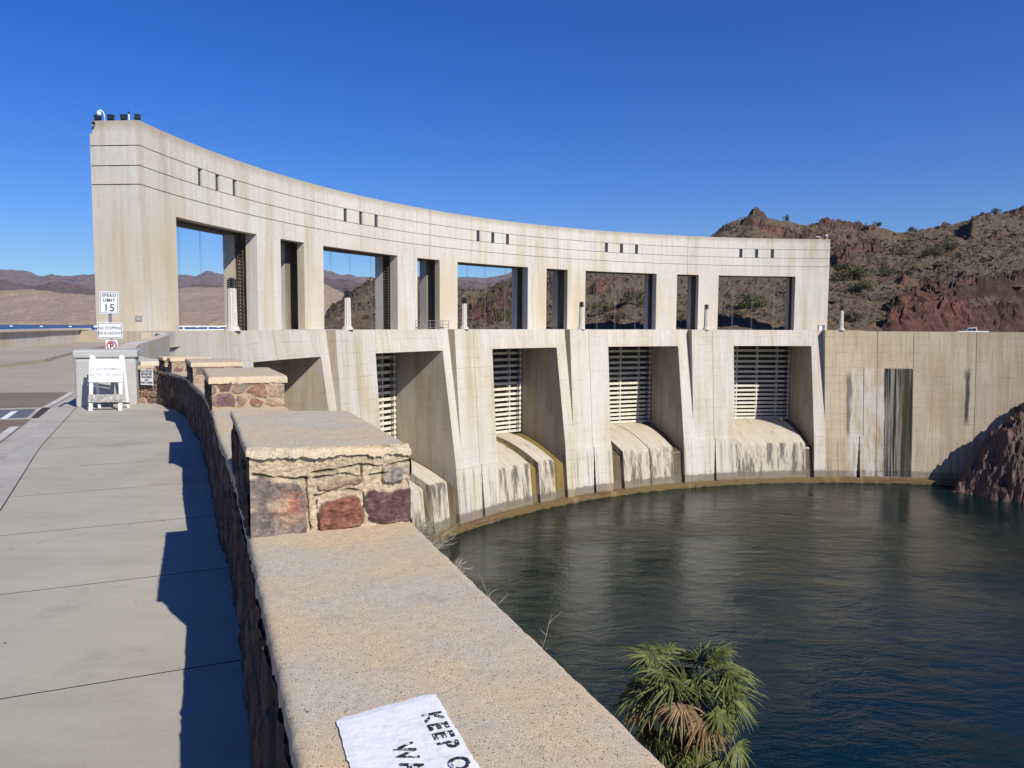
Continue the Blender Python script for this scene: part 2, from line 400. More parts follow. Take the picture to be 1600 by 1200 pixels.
def stone_mat():
    n = NT('rubble_stone', 0.9, 0.25); co = n.co('Object')
    a = n.new('ShaderNodeAttribute'); a.attribute_name = 'stone_col'
    f = n.noise(co, 55, 10, 0.8); f2 = n.noise(co, 14, 6, 0.7, 0.8)
    c = n.mix(0.95, a.outputs['Color'], n.ramp(f, [(0.3, 0.35), (0.5, 1.0), (0.7, 1.6)]), 'MULTIPLY')
    c = n.mix(0.6, c, n.ramp(f2, [(0.3, 0.7), (0.6, 1.1)]), 'MULTIPLY')
    n.color(c); b = n.bump(n.noise(co, 140, 8, 0.75), 0.6, 0.008); b = n.bump(f, 0.8, 0.018, b); n.bump(f2, 0.5, 0.03, b)
    return n.m
M['stone'] = stone_mat()

def walk_mat(name, c0, c1, spd=0.5, sc=1.0, stain=(0.2, 0.18, 0.16)):
    n = NT(name, 0.88, 0.25); co = n.co('Position')
    c = n.ramp(n.noise(co, 0.55 * sc, 6, 0.6), [(0.3, c0), (0.7, c1)])
    c = n.mix(0.5, c, n.ramp(n.noise(co, 60, 5, 0.7), [(0.3, 0.85), (0.7, 1.12)]), 'MULTIPLY')
    c = n.mix(0.5, c, n.ramp(n.noise(n.co('Position', (0.5, 3.0, 1), rot=(0, 0, 0.42)), 1.2, 6, 0.65), [(0.3, 0.82), (0.6, 1.06)]), 'MULTIPLY')
    sp = n.voro(co, 3.2); c = n.mix(n.math('LESS_THAN', sp, 0.028), c, (0.06, 0.05, 0.04))
    wv = n.new('ShaderNodeVectorMath', operation='ADD'); n.link(co, wv.inputs[0])
    nz_ = n.new('ShaderNodeTexNoise'); nz_.inputs['Scale'].default_value = 2.2; nz_.inputs['Detail'].default_value = 6; n.link(co, nz_.inputs['Vector'])
    sc_ = n.new('ShaderNodeVectorMath', operation='SCALE'); n.link(nz_.outputs['Color'], sc_.inputs[0]); sc_.inputs['Scale'].default_value = 0.7; n.link(sc_.outputs[0], wv.inputs[1])
    cr_ = n.voro(wv.outputs[0], 0.22, 'DISTANCE_TO_EDGE')
    c = n.mix(n.math('MULTIPLY', n.math('LESS_THAN', cr_, 0.0010), 0.3), c, (0.10, 0.085, 0.07))
    sp2 = n.voro(n.co('Position', loc=(9, 2, 0)), 1.1); c = n.mix(n.ramp(sp2, [(0.03, 0.35), (0.055, 0.0)]), c, (0.12, 0.11, 0.10))
    s3 = n.ramp(n.noise(n.co('Position', loc=(4, 4, 0)), 1.7, 8, 0.7), [(0.56, 0.0), (0.75, spd)])
    c = n.mix(s3, c, stain)
    n.color(c); b = n.bump(n.noise(co, 260, 3, 0.6), 0.25, 0.004); n.bump(n.noise(co, 8, 4), 0.1, 0.01, b)
    return n.m
M['walk'] = walk_mat('sidewalk_concrete', (0.355, 0.322, 0.255), (0.455, 0.418, 0.335), 0.55, 1, (0.24, 0.215, 0.175))
M['kerb'] = walk_mat('kerb_concrete', (0.36, 0.335, 0.29), (0.46, 0.43, 0.37), 0.5, 2)
M['road'] = walk_mat('road_concrete', (0.33, 0.275, 0.215), (0.42, 0.36, 0.285), 0.4, 0.25)
M['asphalt'] = walk_mat('old_asphalt', (0.17, 0.125, 0.095), (0.235, 0.18, 0.14), 0.5, 1.0)
M['paint'] = walk_mat('road_paint', (0.45, 0.42, 0.38), (0.6, 0.57, 0.52), 0.7, 4)
M['block'] = walk_mat('grey_block_concrete', (0.36, 0.355, 0.335), (0.44, 0.435, 0.41), 0.4, 3, (0.5, 0.48, 0.45))
M['joint'] = plain('joint_dirt', (0.020, 0.016, 0.012), 0.95, var=0.5, scale=25)
M['plate'] = plain('steel_plate', (0.14, 0.145, 0.15), 0.6, 0.15)
M['plate_dark'] = plain('rusty_edge', (0.07, 0.04, 0.03), 0.7)
M['white'] = plain('white_paint', (0.80, 0.80, 0.78), 0.5, var=0.06, scale=8)
M['post_white'] = plain('lamp_concrete', (0.54, 0.505, 0.44), 0.8, var=0.14)
M['dark'] = plain('dark_metal', (0.03, 0.032, 0.035), 0.5, 0.3)
M['barpaint'] = plain('window_bar_paint', (0.16, 0.16, 0.16), 0.6)
M['grey'] = plain('galvanised_steel', (0.30, 0.30, 0.30), 0.45, 0.6)
M['black'] = plain('black_lettering', (0.015, 0.015, 0.018), 0.6)
M['fade'] = plain('faded_lettering', (0.24, 0.24, 0.25), 0.6)
M['red'] = plain('sign_red', (0.45, 0.02, 0.03), 0.5)
M['signw'] = plain('sign_white', (0.74, 0.76, 0.80), 0.4, var=0.04)
M['wood'] = plain('weathered_plank', (0.34, 0.32, 0.30), 0.8, var=0.55, scale=14)
M['brownmetal'] = plain('rusted_gate_skin', (0.085, 0.058, 0.042), 0.7, 0.1, 0.4, 1.2)
M['gatewhite'] = plain('gate_white_paint', (0.62, 0.575, 0.47), 0.6, 0, 0.16, 1.5)
M['glass'] = plain('dark_glass', (0.02, 0.025, 0.03), 0.1, spec=0.6)
M['tyre'] = plain('tyre_rubber', (0.02, 0.02, 0.02), 0.9)
M['chrome'] = plain('rim_metal', (0.5, 0.5, 0.5), 0.3, 0.9)
M['redlamp'] = plain('tail_lamp_red', (0.4, 0.02, 0.02), 0.3)

# stencilled letters on rough paint: worn black
def stencil():
    n = NT('stencil_black', 0.7, 0.2); co = n.co('Position')
    w = n.ramp(n.noise(co, 95, 4, 0.6), [(0.52, 0.0), (0.60, 1.0)])
    n.color(n.mix(w, (0.025, 0.025, 0.03), (0.78, 0.78, 0.79)))
    n.bump(n.noise(co, 170, 3), 0.4, 0.004); return n.m
M['stencil'] = stencil()

def water_mat(name, col, s1, s2, rough, bs=1.0):
    n = NT(name, rough, 0.5); n.b.inputs['IOR'].default_value = 1.33
    co = n.co('Position', (1.0, 2.0, 1), rot=(0, 0, 0.25))
    a = n.noise(co, s1, 5, 0.62, 0.8); b = n.noise(co, s2, 5, 0.65, 0.8)
    big = n.noise(n.co('Position', (1, 1.6, 1)), 0.035, 4, 0.6)
    n.color(n.ramp(big, [(0.35, col), (0.7, tuple(x * 1.35 for x in col))]))
    k = n.ramp(big, [(0.38, 0.4), (0.50, 0.8), (0.62, 1.9)])
    p = n.bump(n.math('MULTIPLY', a, k), 1.0 * bs, 0.17)
    n.bump(n.math('MULTIPLY', b, k), 1.0 * bs, 0.050, p); return n.m
M['river'] = water_mat('river_water', (0.0010, 0.0110, 0.0108), 0.27, 1.0, 0.015, 1.0)
M['river'].node_tree.nodes['Principled BSDF'].inputs['Specular IOR Level'].default_value = 0.5
M['lake'] = water_mat('lake_water', (0.012, 0.045, 0.13), 0.12, 0.6, 0.35)

def rock_mat(name, rock, dirt, green, sc=1.0, hard=0.5, slope=(0.72, 0.86), crag=False):
    n = NT(name, 0.95, 0.1); co = n.co('Position')
    g = n.new('ShaderNodeNewGeometry'); nz = n.sep(g.outputs['True Normal'])[2]
    f = n.noise(co, 0.09 * sc, 8, 0.7, 0.4); f2 = n.noise(co, 0.5 * sc, 8, 0.75); f3 = n.noise(n.co('Position', loc=(50, 9, 4)), 0.03 * sc, 5, 0.6)
    rk = n.ramp(f, [(0.32, tuple(x * 0.55 for x in rock)), (0.5, rock), (0.66, (rock[0] * 1.5, rock[1] * 1.2, rock[2] * 1.1))])
    rk = n.mix(0.8, rk, n.ramp(f2, [(0.3, 0.35), (0.5, 1.0), (0.7, 1.5)]), 'MULTIPLY')
    dt = n.ramp(f2, [(0.3, tuple(x * 0.6 for x in dirt)), (0.6, dirt), (0.8, tuple(x * 1.4 for x in dirt))])
    sp = n.voro(co, 0.55 * sc); gsel = n.ramp(f3, [(0.4, 0.0), (0.6, 1.0)])
    spot = n.math('MULTIPLY', n.ramp(sp, [(0.12, 1.0), (0.36, 0.0)]), gsel)
    dt = n.mix(n.math('MULTIPLY', spot, 0.8), dt, green)
    m2 = n.math('ADD', nz, n.math('MULTIPLY', n.math('SUBTRACT', f, 0.5), 0.6))
    k = n.new('ShaderNodeMapRange', interpolation_type='SMOOTHSTEP'); n.link(m2, k.inputs[0]); k.inputs[1].default_value = slope[0]; k.inputs[2].default_value = slope[1]
    kk = k.outputs[0]
    if crag:
        ca = n.new('ShaderNodeAttribute'); ca.attribute_name = 'crag'
        kk = n.math('MULTIPLY', kk, n.math('SUBTRACT', 1.0, n.math('MULTIPLY', ca.outputs['Fac'], 0.9)))
        hue = n.ramp(n.noise(n.co('Position', loc=(7, 70, 0)), 0.022, 4), [(0.42, (0.70, 0.76, 0.78)), (0.62, (1.0, 0.90, 0.86))])
        rk = n.mix(1.0, rk, hue, 'MULTIPLY')
    n.color(n.mix(kk, rk, dt))
    b = n.bump(n.noise(co, 0.35 * sc, 10, 0.75), hard, 1.2 / sc)
    return n.m
M['hill'] = rock_mat('red_hill_rock', (0.125, 0.073, 0.056), (0.165, 0.120, 0.078), (0.055, 0.060, 0.024), 1.0, 1.0, (0.55, 0.78), crag=True)
M['crag'] = rock_mat('dark_crag_rock', (0.145, 0.10, 0.08), (0.15, 0.11, 0.085), (0.05, 0.05, 0.03), 3.0, 0.9, (0.9, 1.0))
M['bank'] = rock_mat('bank_rock', (0.16, 0.10, 0.07), (0.22, 0.16, 0.11), (0.06, 0.06, 0.03), 3.0, 0.7)
M['tanhill'] = rock_mat('tan_desert', (0.30, 0.205, 0.14), (0.36, 0.26, 0.18), (0.12, 0.095, 0.06), 0.12, 0.5, (0.3, 0.5))
M['midmount'] = rock_mat('dark_range', (0.115, 0.070, 0.066), (0.15, 0.10, 0.085), (0.09, 0.07, 0.05), 0.035, 0.6)
M['farmount'] = rock_mat('far_range', (0.165, 0.115, 0.105), (0.20, 0.145, 0.125), (0.1, 0.08, 0.06), 0.02, 0.6)
def leaf_mat(name, c, c2, sc=3.0):
    n = NT(name, 0.6, 0.3); co = n.co('Position')
    n.color(n.ramp(n.noise(co, sc, 4), [(0.35, c), (0.65, c2)]))
    n.b.inputs['Subsurface Weight'].default_value = 0.0
    return n.m
M['palm'] = leaf_mat('palm_leaf', (0.038, 0.052, 0.012), (0.145, 0.160, 0.042), 7.0)
M['palm_dead'] = leaf_mat('palm_dead_leaf', (0.13, 0.08, 0.04), (0.28, 0.19, 0.095), 6)
M['bark'] = plain('palm_bark', (0.11, 0.08, 0.055), 0.9, var=0.5, scale=9)
M['scrub'] = leaf_mat('scrub_leaf', (0.075, 0.075, 0.028), (0.155, 0.14, 0.055), 0.4)
M['scrub_dark'] = leaf_mat('scrub_leaf_dark', (0.05, 0.046, 0.024), (0.10, 0.085, 0.045), 0.4)
M['twig'] = plain('dry_twig', (0.33, 0.30, 0.22), 0.9, var=0.3)

# ------------------------------------------------------------------ the dam: curved coordinates (theta in degrees, v towards the river, z)
CX, CY, R0 = 65.6, 63.5, 100.0
def DP(t, v, z):
    a = radians(t); R = R0 - v
    return (CX + R * cos(a), CY + R * sin(a), z)
def cells(mb, tb, zb, fn, step=1.1, mi=0, ms=0):
    """fn(tm, zm) -> None or (v0, b0, v1, b1): radial span, v = a + b*(1-z)"""
    tb = sorted(set(tb)); T = []
    for a, b in zip(tb[:-1], tb[1:]):
        k = max(1, int(math.ceil((b - a) / step)))
        T += [a + (b - a) * i / k for i in range(k)]
    T.append(tb[-1]); Z = sorted(set(zb))
    nT, nZ = len(T) - 1, len(Z) - 1
    C = [[fn((T[i] + T[i + 1]) / 2, (Z[j] + Z[j + 1]) / 2) for j in range(nZ)] for i in range(nT)]
    def ev(e, z): return e[0] + e[1] * (1 - z)
    def uvf(t, z): return (radians(t) * 92.0, z)
    for i in range(nT):
        for j in range(nZ):
            c = C[i][j]
            if c is None: continue
            lo, hi = (c[0], c[1]), (c[2], c[3]); t0, t1, z0, z1 = T[i], T[i + 1], Z[j], Z[j + 1]
            for e in (lo, hi):
                mb.quad(DP(t0, ev(e, z0), z0), DP(t1, ev(e, z0), z0), DP(t1, ev(e, z1), z1), DP(t0, ev(e, z1), z1),
                        (uvf(t0, z0), uvf(t1, z0), uvf(t1, z1), uvf(t0, z1)), mi)
            # side faces
    def diff(A, B, z):
        """parts of interval A not covered by B"""
        if A is None: return []
        a0, a1 = (A[0], A[1]), (A[2], A[3])
        if B is None: return [(a0, a1)]
        b0, b1 = (B[0], B[1]), (B[2], B[3]); out = []
        if ev(b0, z) > ev(a0, z) + 1e-4: out.append((a0, b0 if ev(b0, z) < ev(a1, z) else a1))
        if ev(b1, z) < ev(a1, z) - 1e-4: out.append((b1 if ev(b1, z) > ev(a0, z) else a0, a1))
        return out
    for i in range(nT + 1):
        for j in range(nZ):
            A = C[i - 1][j] if i > 0 else None; B = C[i][j] if i < nT else None
            z0, z1 = Z[j], Z[j + 1]; zm = (z0 + z1) / 2
            for X, Y in ((A, B), (B, A)):
                for lo, hi in diff(X, Y, zm):
                    t = T[i]
                    # where both ends are linear in z the face may pinch to nothing: clamp
                    l0, h0, l1, h1 = ev(lo, z0), ev(hi, z0), ev(lo, z1), ev(hi, z1)
                    h0 = max(h0, l0); h1 = max(h1, l1)
                    mb.quad(DP(t, l0, z0), DP(t, h0, z0), DP(t, h1, z1), DP(t, l1, z1),
                            ((l0 + 3 * i, z0), (h0 + 3 * i, z0), (h1 + 3 * i, z1), (l1 + 3 * i, z1)), ms)
    for i in range(nT):
        for j in range(nZ + 1):
            A = C[i][j - 1] if j > 0 else None; B = C[i][j] if j < nZ else None
            z = Z[j]
            for X, Y in ((A, B), (B, A)):
                for lo, hi in diff(X, Y, z):
                    l, h = ev(lo, z), ev(hi, z)
                    if h - l < 1e-4: continue
                    t0, t1 = T[i], T[i + 1]
                    mb.quad(DP(t0, l, z), DP(t1, l, z), DP(t1, h, z), DP(t0, h, z),
                            ((radians(t0) * 92, z - 0.3), (radians(t1) * 92, z - 0.3), (radians(t1) * 92, z), (radians(t0) * 92, z)), mi)

dam = thing('dam', 'long curved concrete arch dam with a tall windowed gate structure above the green water', 'dam', (0, 0, 0))
BAYC = [167.68, 151.0, 133.7, 116.19, 98.37]
WIN = [(172.08, 163.51), (155.71, 146.37), (138.44, 128.9), (121.02, 111.38), (103.16, 93.38)]
NAR = [(160.8, 158.02), (143.78, 140.83), (126.36, 123.47), (108.64, 105.76)]
T_END, T_START = 89.3, 175.45
# --- superstructure
GR = [17.85, 16.05, 14.35]; GH = 0.045
tb = [T_END, T_START, T_START - 0.09]
for a, b in WIN + NAR: tb += [a, b]
slot_t = []
SW = 0.21
for c, sp in zip(BAYC, (1.83, 1.93, 1.99, 2.04, 2.0)):
    for k in (-1, 0, 1):
        slot_t.append(c + k * sp); tb += [c + k * sp - SW, c + k * sp + SW]
JT = [142.15, 124.85, 107.3]
for j in JT: tb += [j - 0.03, j + 0.03]
SZ0, SZ1 = 16.0, 17.8
zb = [-1, 12.25, 18.95, 20.1, SZ0, SZ1]
for g in GR: zb += [g - GH, g + GH]
def fn(t, z):
    if z < 12.25:
        for a, b in WIN + NAR:
            if b < t < a: return None
    if t > T_START - 0.09 and any(abs(z - g) < GH for g in GR): return None
    v1 = 0.0
    for g in GR:
        if abs(z - g) < GH: v1 = -0.16
    for j in JT:
        if abs(t - j) < 0.03 and z > 12.25: v1 = -0.08
    for st in slot_t:
        if abs(t - st) < SW and SZ0 < z < SZ1: v1 = -0.24
    return (-1.1, 0, v1, 0)
def fn_mid(t, z):
    if t > T_START - 0.09 and any(abs(z - g) < GH for g in GR): return None
    if z < 18.2:
        for a, b in WIN:
            if b - 0.55 < t < a: return None
        for a, b in NAR:
            if b - 1.15 < t < a + 0.3: return None
    return (-3.1, 0, -1.1, 0)
def fn_back(t, z):
    if t > T_START - 0.09 and any(abs(z - g) < GH for g in GR): return None
    if z < 12.25:
        for a, b in WIN + NAR:
            if b < t < a: return None
    return (-4.7 if z < 18.95 else -4.45, 0, -3.1, 0)
mb = MB(); cells(mb, tb, zb, fn)
tm = [T_END, T_START]
for a, b in WIN: tm += [a, b - 0.55]
for a, b in NAR: tm += [a + 0.3, b - 1.15]
GZ = [g + d for g in GR for d in (-GH, GH)]
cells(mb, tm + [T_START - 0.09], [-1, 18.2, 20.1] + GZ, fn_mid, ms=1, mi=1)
tm = [T_END, T_START, T_START - 0.09]
for a, b in WIN + NAR: tm += [a, b]
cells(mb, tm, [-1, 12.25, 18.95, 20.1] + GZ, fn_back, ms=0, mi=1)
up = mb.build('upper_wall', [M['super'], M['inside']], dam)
fc = MB()
zz = [-1] + [v_ for g in sorted(GR) for v_ in (g - GH, g + GH)] + [20.1]
for z0, z1 in zip(zz[0::2], zz[1::2]):
    for va, vb, zt_ in ((-4.45, -1.1, z1), (-4.7, -4.45, min(z1, 18.95))):
        if zt_ > z0: fc.quad(DP(T_START + 0.002, va, z0), DP(T_START + 0.002, vb, z0), DP(T_START + 0.002, vb, zt_), DP(T_START + 0.002, va, zt_), ((va + 7, z0), (vb + 7, z0), (vb + 7, zt_), (va + 7, zt_)))
fc.build('tower_face', M['super'], dam)
# slot windows: dark pane and pale bars
for st in slot_t:
    w = MB()
    def P(dt, v, z): return DP(st + dt, v, z)
    a = SW * 0.999
    w.quad(P(-a, -0.22, SZ0), P(a, -0.22, SZ0), P(a, -0.22, SZ1), P(-a, -0.22, SZ1))
    win = w.build('slot_window', M['glass'], dam)
    g = MB()
    for k in range(3):
        t = (-0.115 + 0.115 * k)
        g.tube([P(t, -0.15, SZ0), P(t, -0.15, SZ1)], 0.012, 3)
    for z in np.linspace(SZ0 + 0.12, SZ1 - 0.12, 5): g.tube([P(-a, -0.15, z), P(a, -0.15, z)], 0.012, 3)
    g.build('bars', M['barpaint'], win)
# gate guide recess with toothed rack on the right jamb of every big window
for (l, r) in WIN:
    g = MB()
    def Q(v, z, d): return DP(r + d, v, z)
    for v, d, th in ((-3.4, 0.22, 0.35), (-2.05, 0.16, 0.12)):
        for k in range(2):
            pass
    # a projecting pilaster and a dark rack
    c = MB()
    def pil(mbx, va, vb, dd, z0, z1):
        P0 = [DP(r, va, z0), DP(r + dd, va, z0), DP(r + dd, vb, z0), DP(r, vb, z0)]; P1 = [DP(r, va, z1), DP(r + dd, va, z1), DP(r + dd, vb, z1), DP(r, vb, z1)]
        mbx.add(P0 + P1, [(3, 2, 1, 0), (4, 5, 6, 7), (0, 1, 5, 4), (1, 2, 6, 5), (2, 3, 7, 6), (3, 0, 4, 7)],
                [((0, z0),) * 4, ((0, z1),) * 4] + [((va, z0), (vb, z0), (vb, z1), (va, z1))] * 4)
    pil(c, -1.55, -1.12, -0.5, 0, 12.2)
    c.build('guide_pilaster', M['super'], dam)
    rk = MB()
    for va in (-2.75, -2.05):
        P0 = [Vector(DP(r + 0.02, va, 0)), Vector(DP(r + 0.02, va, 11.5))]
        rk.tube([DP(r - 0.05, va, 0), DP(r - 0.05, va, 11.5)], 0.09, 4)
    for z in np.arange(0.2, 11.4, 0.42):
        rk.tube([DP(r - 0.05, -2.75, z), DP(r - 0.05, -2.05, z)], 0.10, 4)
    rk.build('toothed_rack', M['brownmetal'], dam)

# --- lower dam: piers, frames, spillways
PIER = [(178.2, 172.6), (161.1, 155.65), (144.0, 138.6), (127.0, 121.45), (109.4, 103.6), (91.5, 86.6)]
OPEN_R = [162.2, 145.05, 128.4, 110.9, 92.95]
ZL, ZM, ZG, ZW = -2.2, -20.3, -28.6, -29.5
LA, LB = 7.57, 0.10
def notch(c): return (c - 0.14, c + 0.22)
for k, (a, b) in enumerate(PIER):
    jc = (a + b) / 2; n0, n1 = notch(jc)
    if k == 5: n0, n1 = 87.05, 87.5
    nz = [ZM + (ZG - ZM) * q / 6 for q in range(7)]; nt_ = [n0 + (n1 - n0) * (0.12 + 0.88 * q / 6) for q in range(7)]
    mb = MB()
    def pf(t, z):
        if z < ZG: return (-6, 0, 11.6, 0)
        if z < ZM:
            fq_ = int(min(5, (ZM - z) / (ZM - ZG) * 6))
            if n0 < t < nt_[fq_ + 1]: return (-6, 0, 9.05, 0)
            return (-6, 0, LA, LB)
        if abs(t - jc) < 0.025 and k < 5: return (-6, 0, 7.93, 0.07)
        return (-6, 0, 8.0, 0.07)
    top = 1.0
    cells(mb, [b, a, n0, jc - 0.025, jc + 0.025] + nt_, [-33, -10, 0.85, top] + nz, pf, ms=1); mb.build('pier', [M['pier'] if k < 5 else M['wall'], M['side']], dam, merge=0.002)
for k in range(5):
    L = PIER[k][1]; Rr = PIER[k + 1][0]; o = OPEN_R[k]
    mb = MB()
    def ff(t, z):
        if z < ZG: return None if t > o else (-6, 0, 11.6, 0)
        if z < ZM: return None if t > o else (-6, 0, LA, LB)
        if z < ZL: return None if t > o else (-6, 0, 6.6, 0.148)
        if z < -0.3: return (-6, 0, 6.6, 0.148)
        return (6.15, 0, 6.6, 0.148)           # parapet of the deck road
    cells(mb, [Rr, o, L], [-33, ZG, ZM, -10, ZL, -0.3, 1.0], ff, ms=1)
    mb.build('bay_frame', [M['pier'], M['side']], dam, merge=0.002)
    # spillway
    w = L - o
    def prof(off):
        P = [(-5.0, -18.25 - off)]
        for i in range(0, 13):
            v = -2.6 + (9.7 - off * 0.55 + 2.6) * i / 12; tt = (v + 2.6) / 12.3
            P.append((v, -18.25 - 3.45 * tt ** 1.75 - off * min(1, 0.25 + tt)))
        vl, zl = P[-1]
        P += [(vl + 0.12, zl - 0.25), (LA + LB * 29.6 - off * 0.6, ZG + 0.02)]
        return P
    def sweep(mbx, t0, t1, off, foot, mi):
        P = prof(off) + foot
        nt = max(1, int(math.ceil(abs(t1 - t0) / 1.1))); T = [t0 + (t1 - t0) * i / nt for i in range(nt + 1)]
        cum = [0]
        for i in range(1, len(P)): cum.append(cum[-1] + hypot(P[i][0] - P[i - 1][0], P[i][1] - P[i - 1][1]))
        for i in range(len(P) - 1):
            for j in range(nt):
                mbx.quad(DP(T[j], *P[i]), DP(T[j + 1], *P[i]), DP(T[j + 1], *P[i + 1]), DP(T[j], *P[i + 1]),
                         ((radians(T[j]) * 90, -cum[i]), (radians(T[j + 1]) * 90, -cum[i]), (radians(T[j + 1]) * 90, -cum[i + 1]), (radians(T[j]) * 90, -cum[i + 1])), mi)
        if off == 0:                         # side cheeks
            Q = prof(1.6)
            for t in (t0, t1):
                for i in range(len(P) - 1):
                    if i < len(Q) - 1 and P[i][1] > -28.5:
                        mbx.quad(DP(t, *P[i]), DP(t, *P[i + 1]), DP(t, *Q[i + 1]), DP(t, *Q[i]), ((P[i][0], -cum[i]), (P[i + 1][0], -cum[i + 1]), (Q[i + 1][0], -cum[i + 1]), (Q[i][0], -cum[i])), mi)
    foot = [(11.6, ZG + 0.02), (11.6, -33)]
    bs = MB(); sweep(bs, o, L, 1.3, foot, 0)
    algae = M['ogee_algae'] if k == 2 else M['ogee_wet']
    spw = bs.build('spillway', algae, dam, merge=0.002, recalc=False)
    blocks = {0: [(o + 1.3, o + 4.6), (o + 5.6, L)], 1: [(o + 1.5, o + 3.9), (o + 5.2, L)], 2: [(o + 1.85, o + 4.2), (o + 5.45, L)],
              3: [(o + 1.55, o + 4.9), (o + 5.02, o + 8.9)], 4: [(o + 1.15, L)]}[k]
    for t0, t1 in blocks:
        b2 = MB(); sweep(b2, t0, t1, 0.0, [], 0)
        b2.build('raised_block', M['ogee'], spw, merge=0.002, recalc=False)

# --- deck and road on the crest
mb = MB()
def dk(t, z): return (-4.68, 0, 6.12 if t > 86.6 else 7.4, 0)
cells(mb, [60, 86.6, 184], [-0.28, -0.02], dk); tag(mb.build('dam_road', M['road'], None, merge=0.002), kind='structure')
# --- right-hand plain wall and left end wall
mb = MB()
vj = [84.35 + 0, 80.75, 74.0, 68.0]
tbw = [60, 86.6]
for j in (85.0, 80.70, 73.6, 67.0): tbw += [j - 0.03, j + 0.03]
def wf(t, z):
    for j in (85.0, 80.70, 73.6, 67.0):
        if abs(t - j) < 0.03 and z > ZG: return (-6, 0, 7.9, 0.07)
    if z < ZG: return (-6, 0, 11.6, 0)
    if z < -6.6: return (-6, 0, 8.10, 0.07)
    if z > -0.3: return (7.45, 0, 8.0, 0.07)
    return (-6, 0, 8.0, 0.07)
cells(mb, tbw, [-33, ZG, -6.6, -0.3, 0.85], wf); mb.build('abutment_wall', M['wall'], dam, merge=0.002)
mb = MB()
cells(mb, [178.2, 185], [-16, -0.3, 1.0], lambda t, z: (7.3, 0, 8.0, 0.03) if z > -0.3 else (-2, 0, 8.0, 0.03)); mb.build('end_wall', M['super'], dam, merge=0.002)
# conduit box at the right foot of the gate structure is its own thing (below)

# --- gates
def gate(k):
    L = PIER[k][1]; o = OPEN_R[k]; g = thing('spillway_gate', '', 'gate', DP((L + o) / 2, -2.6, -18.3), 0, 'steel spillway gates between the piers of the dam')
    base = Vector(g.location)
    def P(t, v, z): return Vector(DP(t, v, z)) - base
    def bar(mb, t0, t1, v0, v1, z0, z1):
        nt = max(1, int(abs(t1 - t0) / 1.5) + 1)
        for i in range(nt):
            a, b = t0 + (t1 - t0) * i / nt, t0 + (t1 - t0) * (i + 1) / nt
            Q = [P(a, v0, z0), P(b, v0, z0), P(b, v1, z0), P(a, v1, z0), P(a, v0, z1), P(b, v0, z1), P(b, v1, z1), P(a, v1, z1)]
            mb.add(Q, [(3, 2, 1, 0), (4, 5, 6, 7), (0, 1, 5, 4), (1, 2, 6, 5), (2, 3, 7, 6), (3, 0, 4, 7)])
    sk = MB(); bar(sk, o + 0.12, L - 0.05, -3.6, -3.5, -18.25, ZL - 0.1); sk.build('skin_plate', M['brownmetal'], g, recalc=True)
    zs = []; z = -17.95; d = 0.78
    while z < -2.7: zs.append(z); z += d; d *= 1.030
    for z in zs:
        f = MB(); bar(f, o + 0.12, L - 0.05, -3.5, -2.5, z - 0.03, z + 0.03); bar(f, o + 0.12, L - 0.05, -2.5, -2.44, z - 0.235, z + 0.235)
        f.build('beam', M['gatewhite'], g)
    for fr in (0.02, 0.16, 0.40, 0.64, 0.86, 0.985):
        t = o + (L - o) * fr
        f = MB(); bar(f, t - 0.06, t + 0.06, -3.5, -2.40 if fr in (0.40, 0.64) else -2.6, -18.2, ZL - 0.15); f.build('upright', M['gatewhite'], g)
    rk = MB()
    for dt in (0.55, 0.8): rk.tube([P(o + dt, -2.35, -18), P(o + dt, -2.35, ZL - 0.2)], 0.04, 4)
    for z in np.arange(-18, ZL - 0.3, 0.4): rk.tube([P(o + 0.55, -2.35, z), P(o + 0.8, -2.35, z)], 0.035, 4)
    rk.build('ladder', M['dark'], g)
    # hoist ropes rising through the window opening
    a, b = WIN[k]
    for t in (a - 0.27 * (a - b), a - 0.52 * (a - b), a - 0.80 * (a - b)):
        hr = MB(); hr.tube([P(t, -2.3, -0.3), P(t, -2.3, 12.3)], 0.016, 3)
        hr.tube([P(t + 0.12, -2.3, -0.3), P(t + 0.12, -2.3, 12.3)], 0.016, 3)
        hr.build('hoist_rope', M['grey'], g)
    return g
glab = ['gate in the leftmost bay of the dam, almost hidden behind the stone wall', 'white ribbed steel gate with ladder in the second bay from the left',
        'white ribbed steel gate above the green stained spillway, third bay from the left', 'white ribbed steel gate with one dark shaded strip, fourth bay from the left',
        'white ribbed steel gate half in shadow, rightmost bay next to the plain wall']
for k in range(5): gate(k)['label'] = glab[k]

# --- lamp posts on the crest
def lamp_proto():
    t = thing('lamp_post', '', 'lamp post', (0, 0, 0), 0, 'fluted lamp posts standing along the crest of the dam')
    b = MB(); b.lathe([(0.0, 0), (0.78, 0), (0.78, 0.12), (0.66, 0.14), (0.66, 0.26), (0.58, 0.3), (0.58, 0.42), (0.5, 0.46)], 24); b.build('plinth', M['post_white'], t)
    p = MB(); p.lathe([(0.46, 0.44), (0.44, 1.5), (0.40, 3.9), (0.36, 4.0)], 64, flute=0.16, nf=10); p.build('shaft', M['post_white'], t)
    l = MB()
    l.lathe([(0.17, 3.9), (0.17, 4.9)], 12)
    for z in (4.06, 4.26, 4.46, 4.66): l.lathe([(0.40, z), (0.44, z + 0.03), (0.44, z + 0.09), (0.40, z + 0.12)], 20)
    l.lathe([(0.34, 4.84), (0.30, 4.92), (0.1, 5.0)], 16)
    for k in range(6): l.tube([(0.38 * cos(k * pi / 3), 0.38 * sin(k * pi / 3), 3.98), (0.38 * cos(k * pi / 3), 0.38 * sin(k * pi / 3), 4.88)], 0.03, 4)
    l.build('lantern', M['dark'], t); return t
lp = lamp_proto()
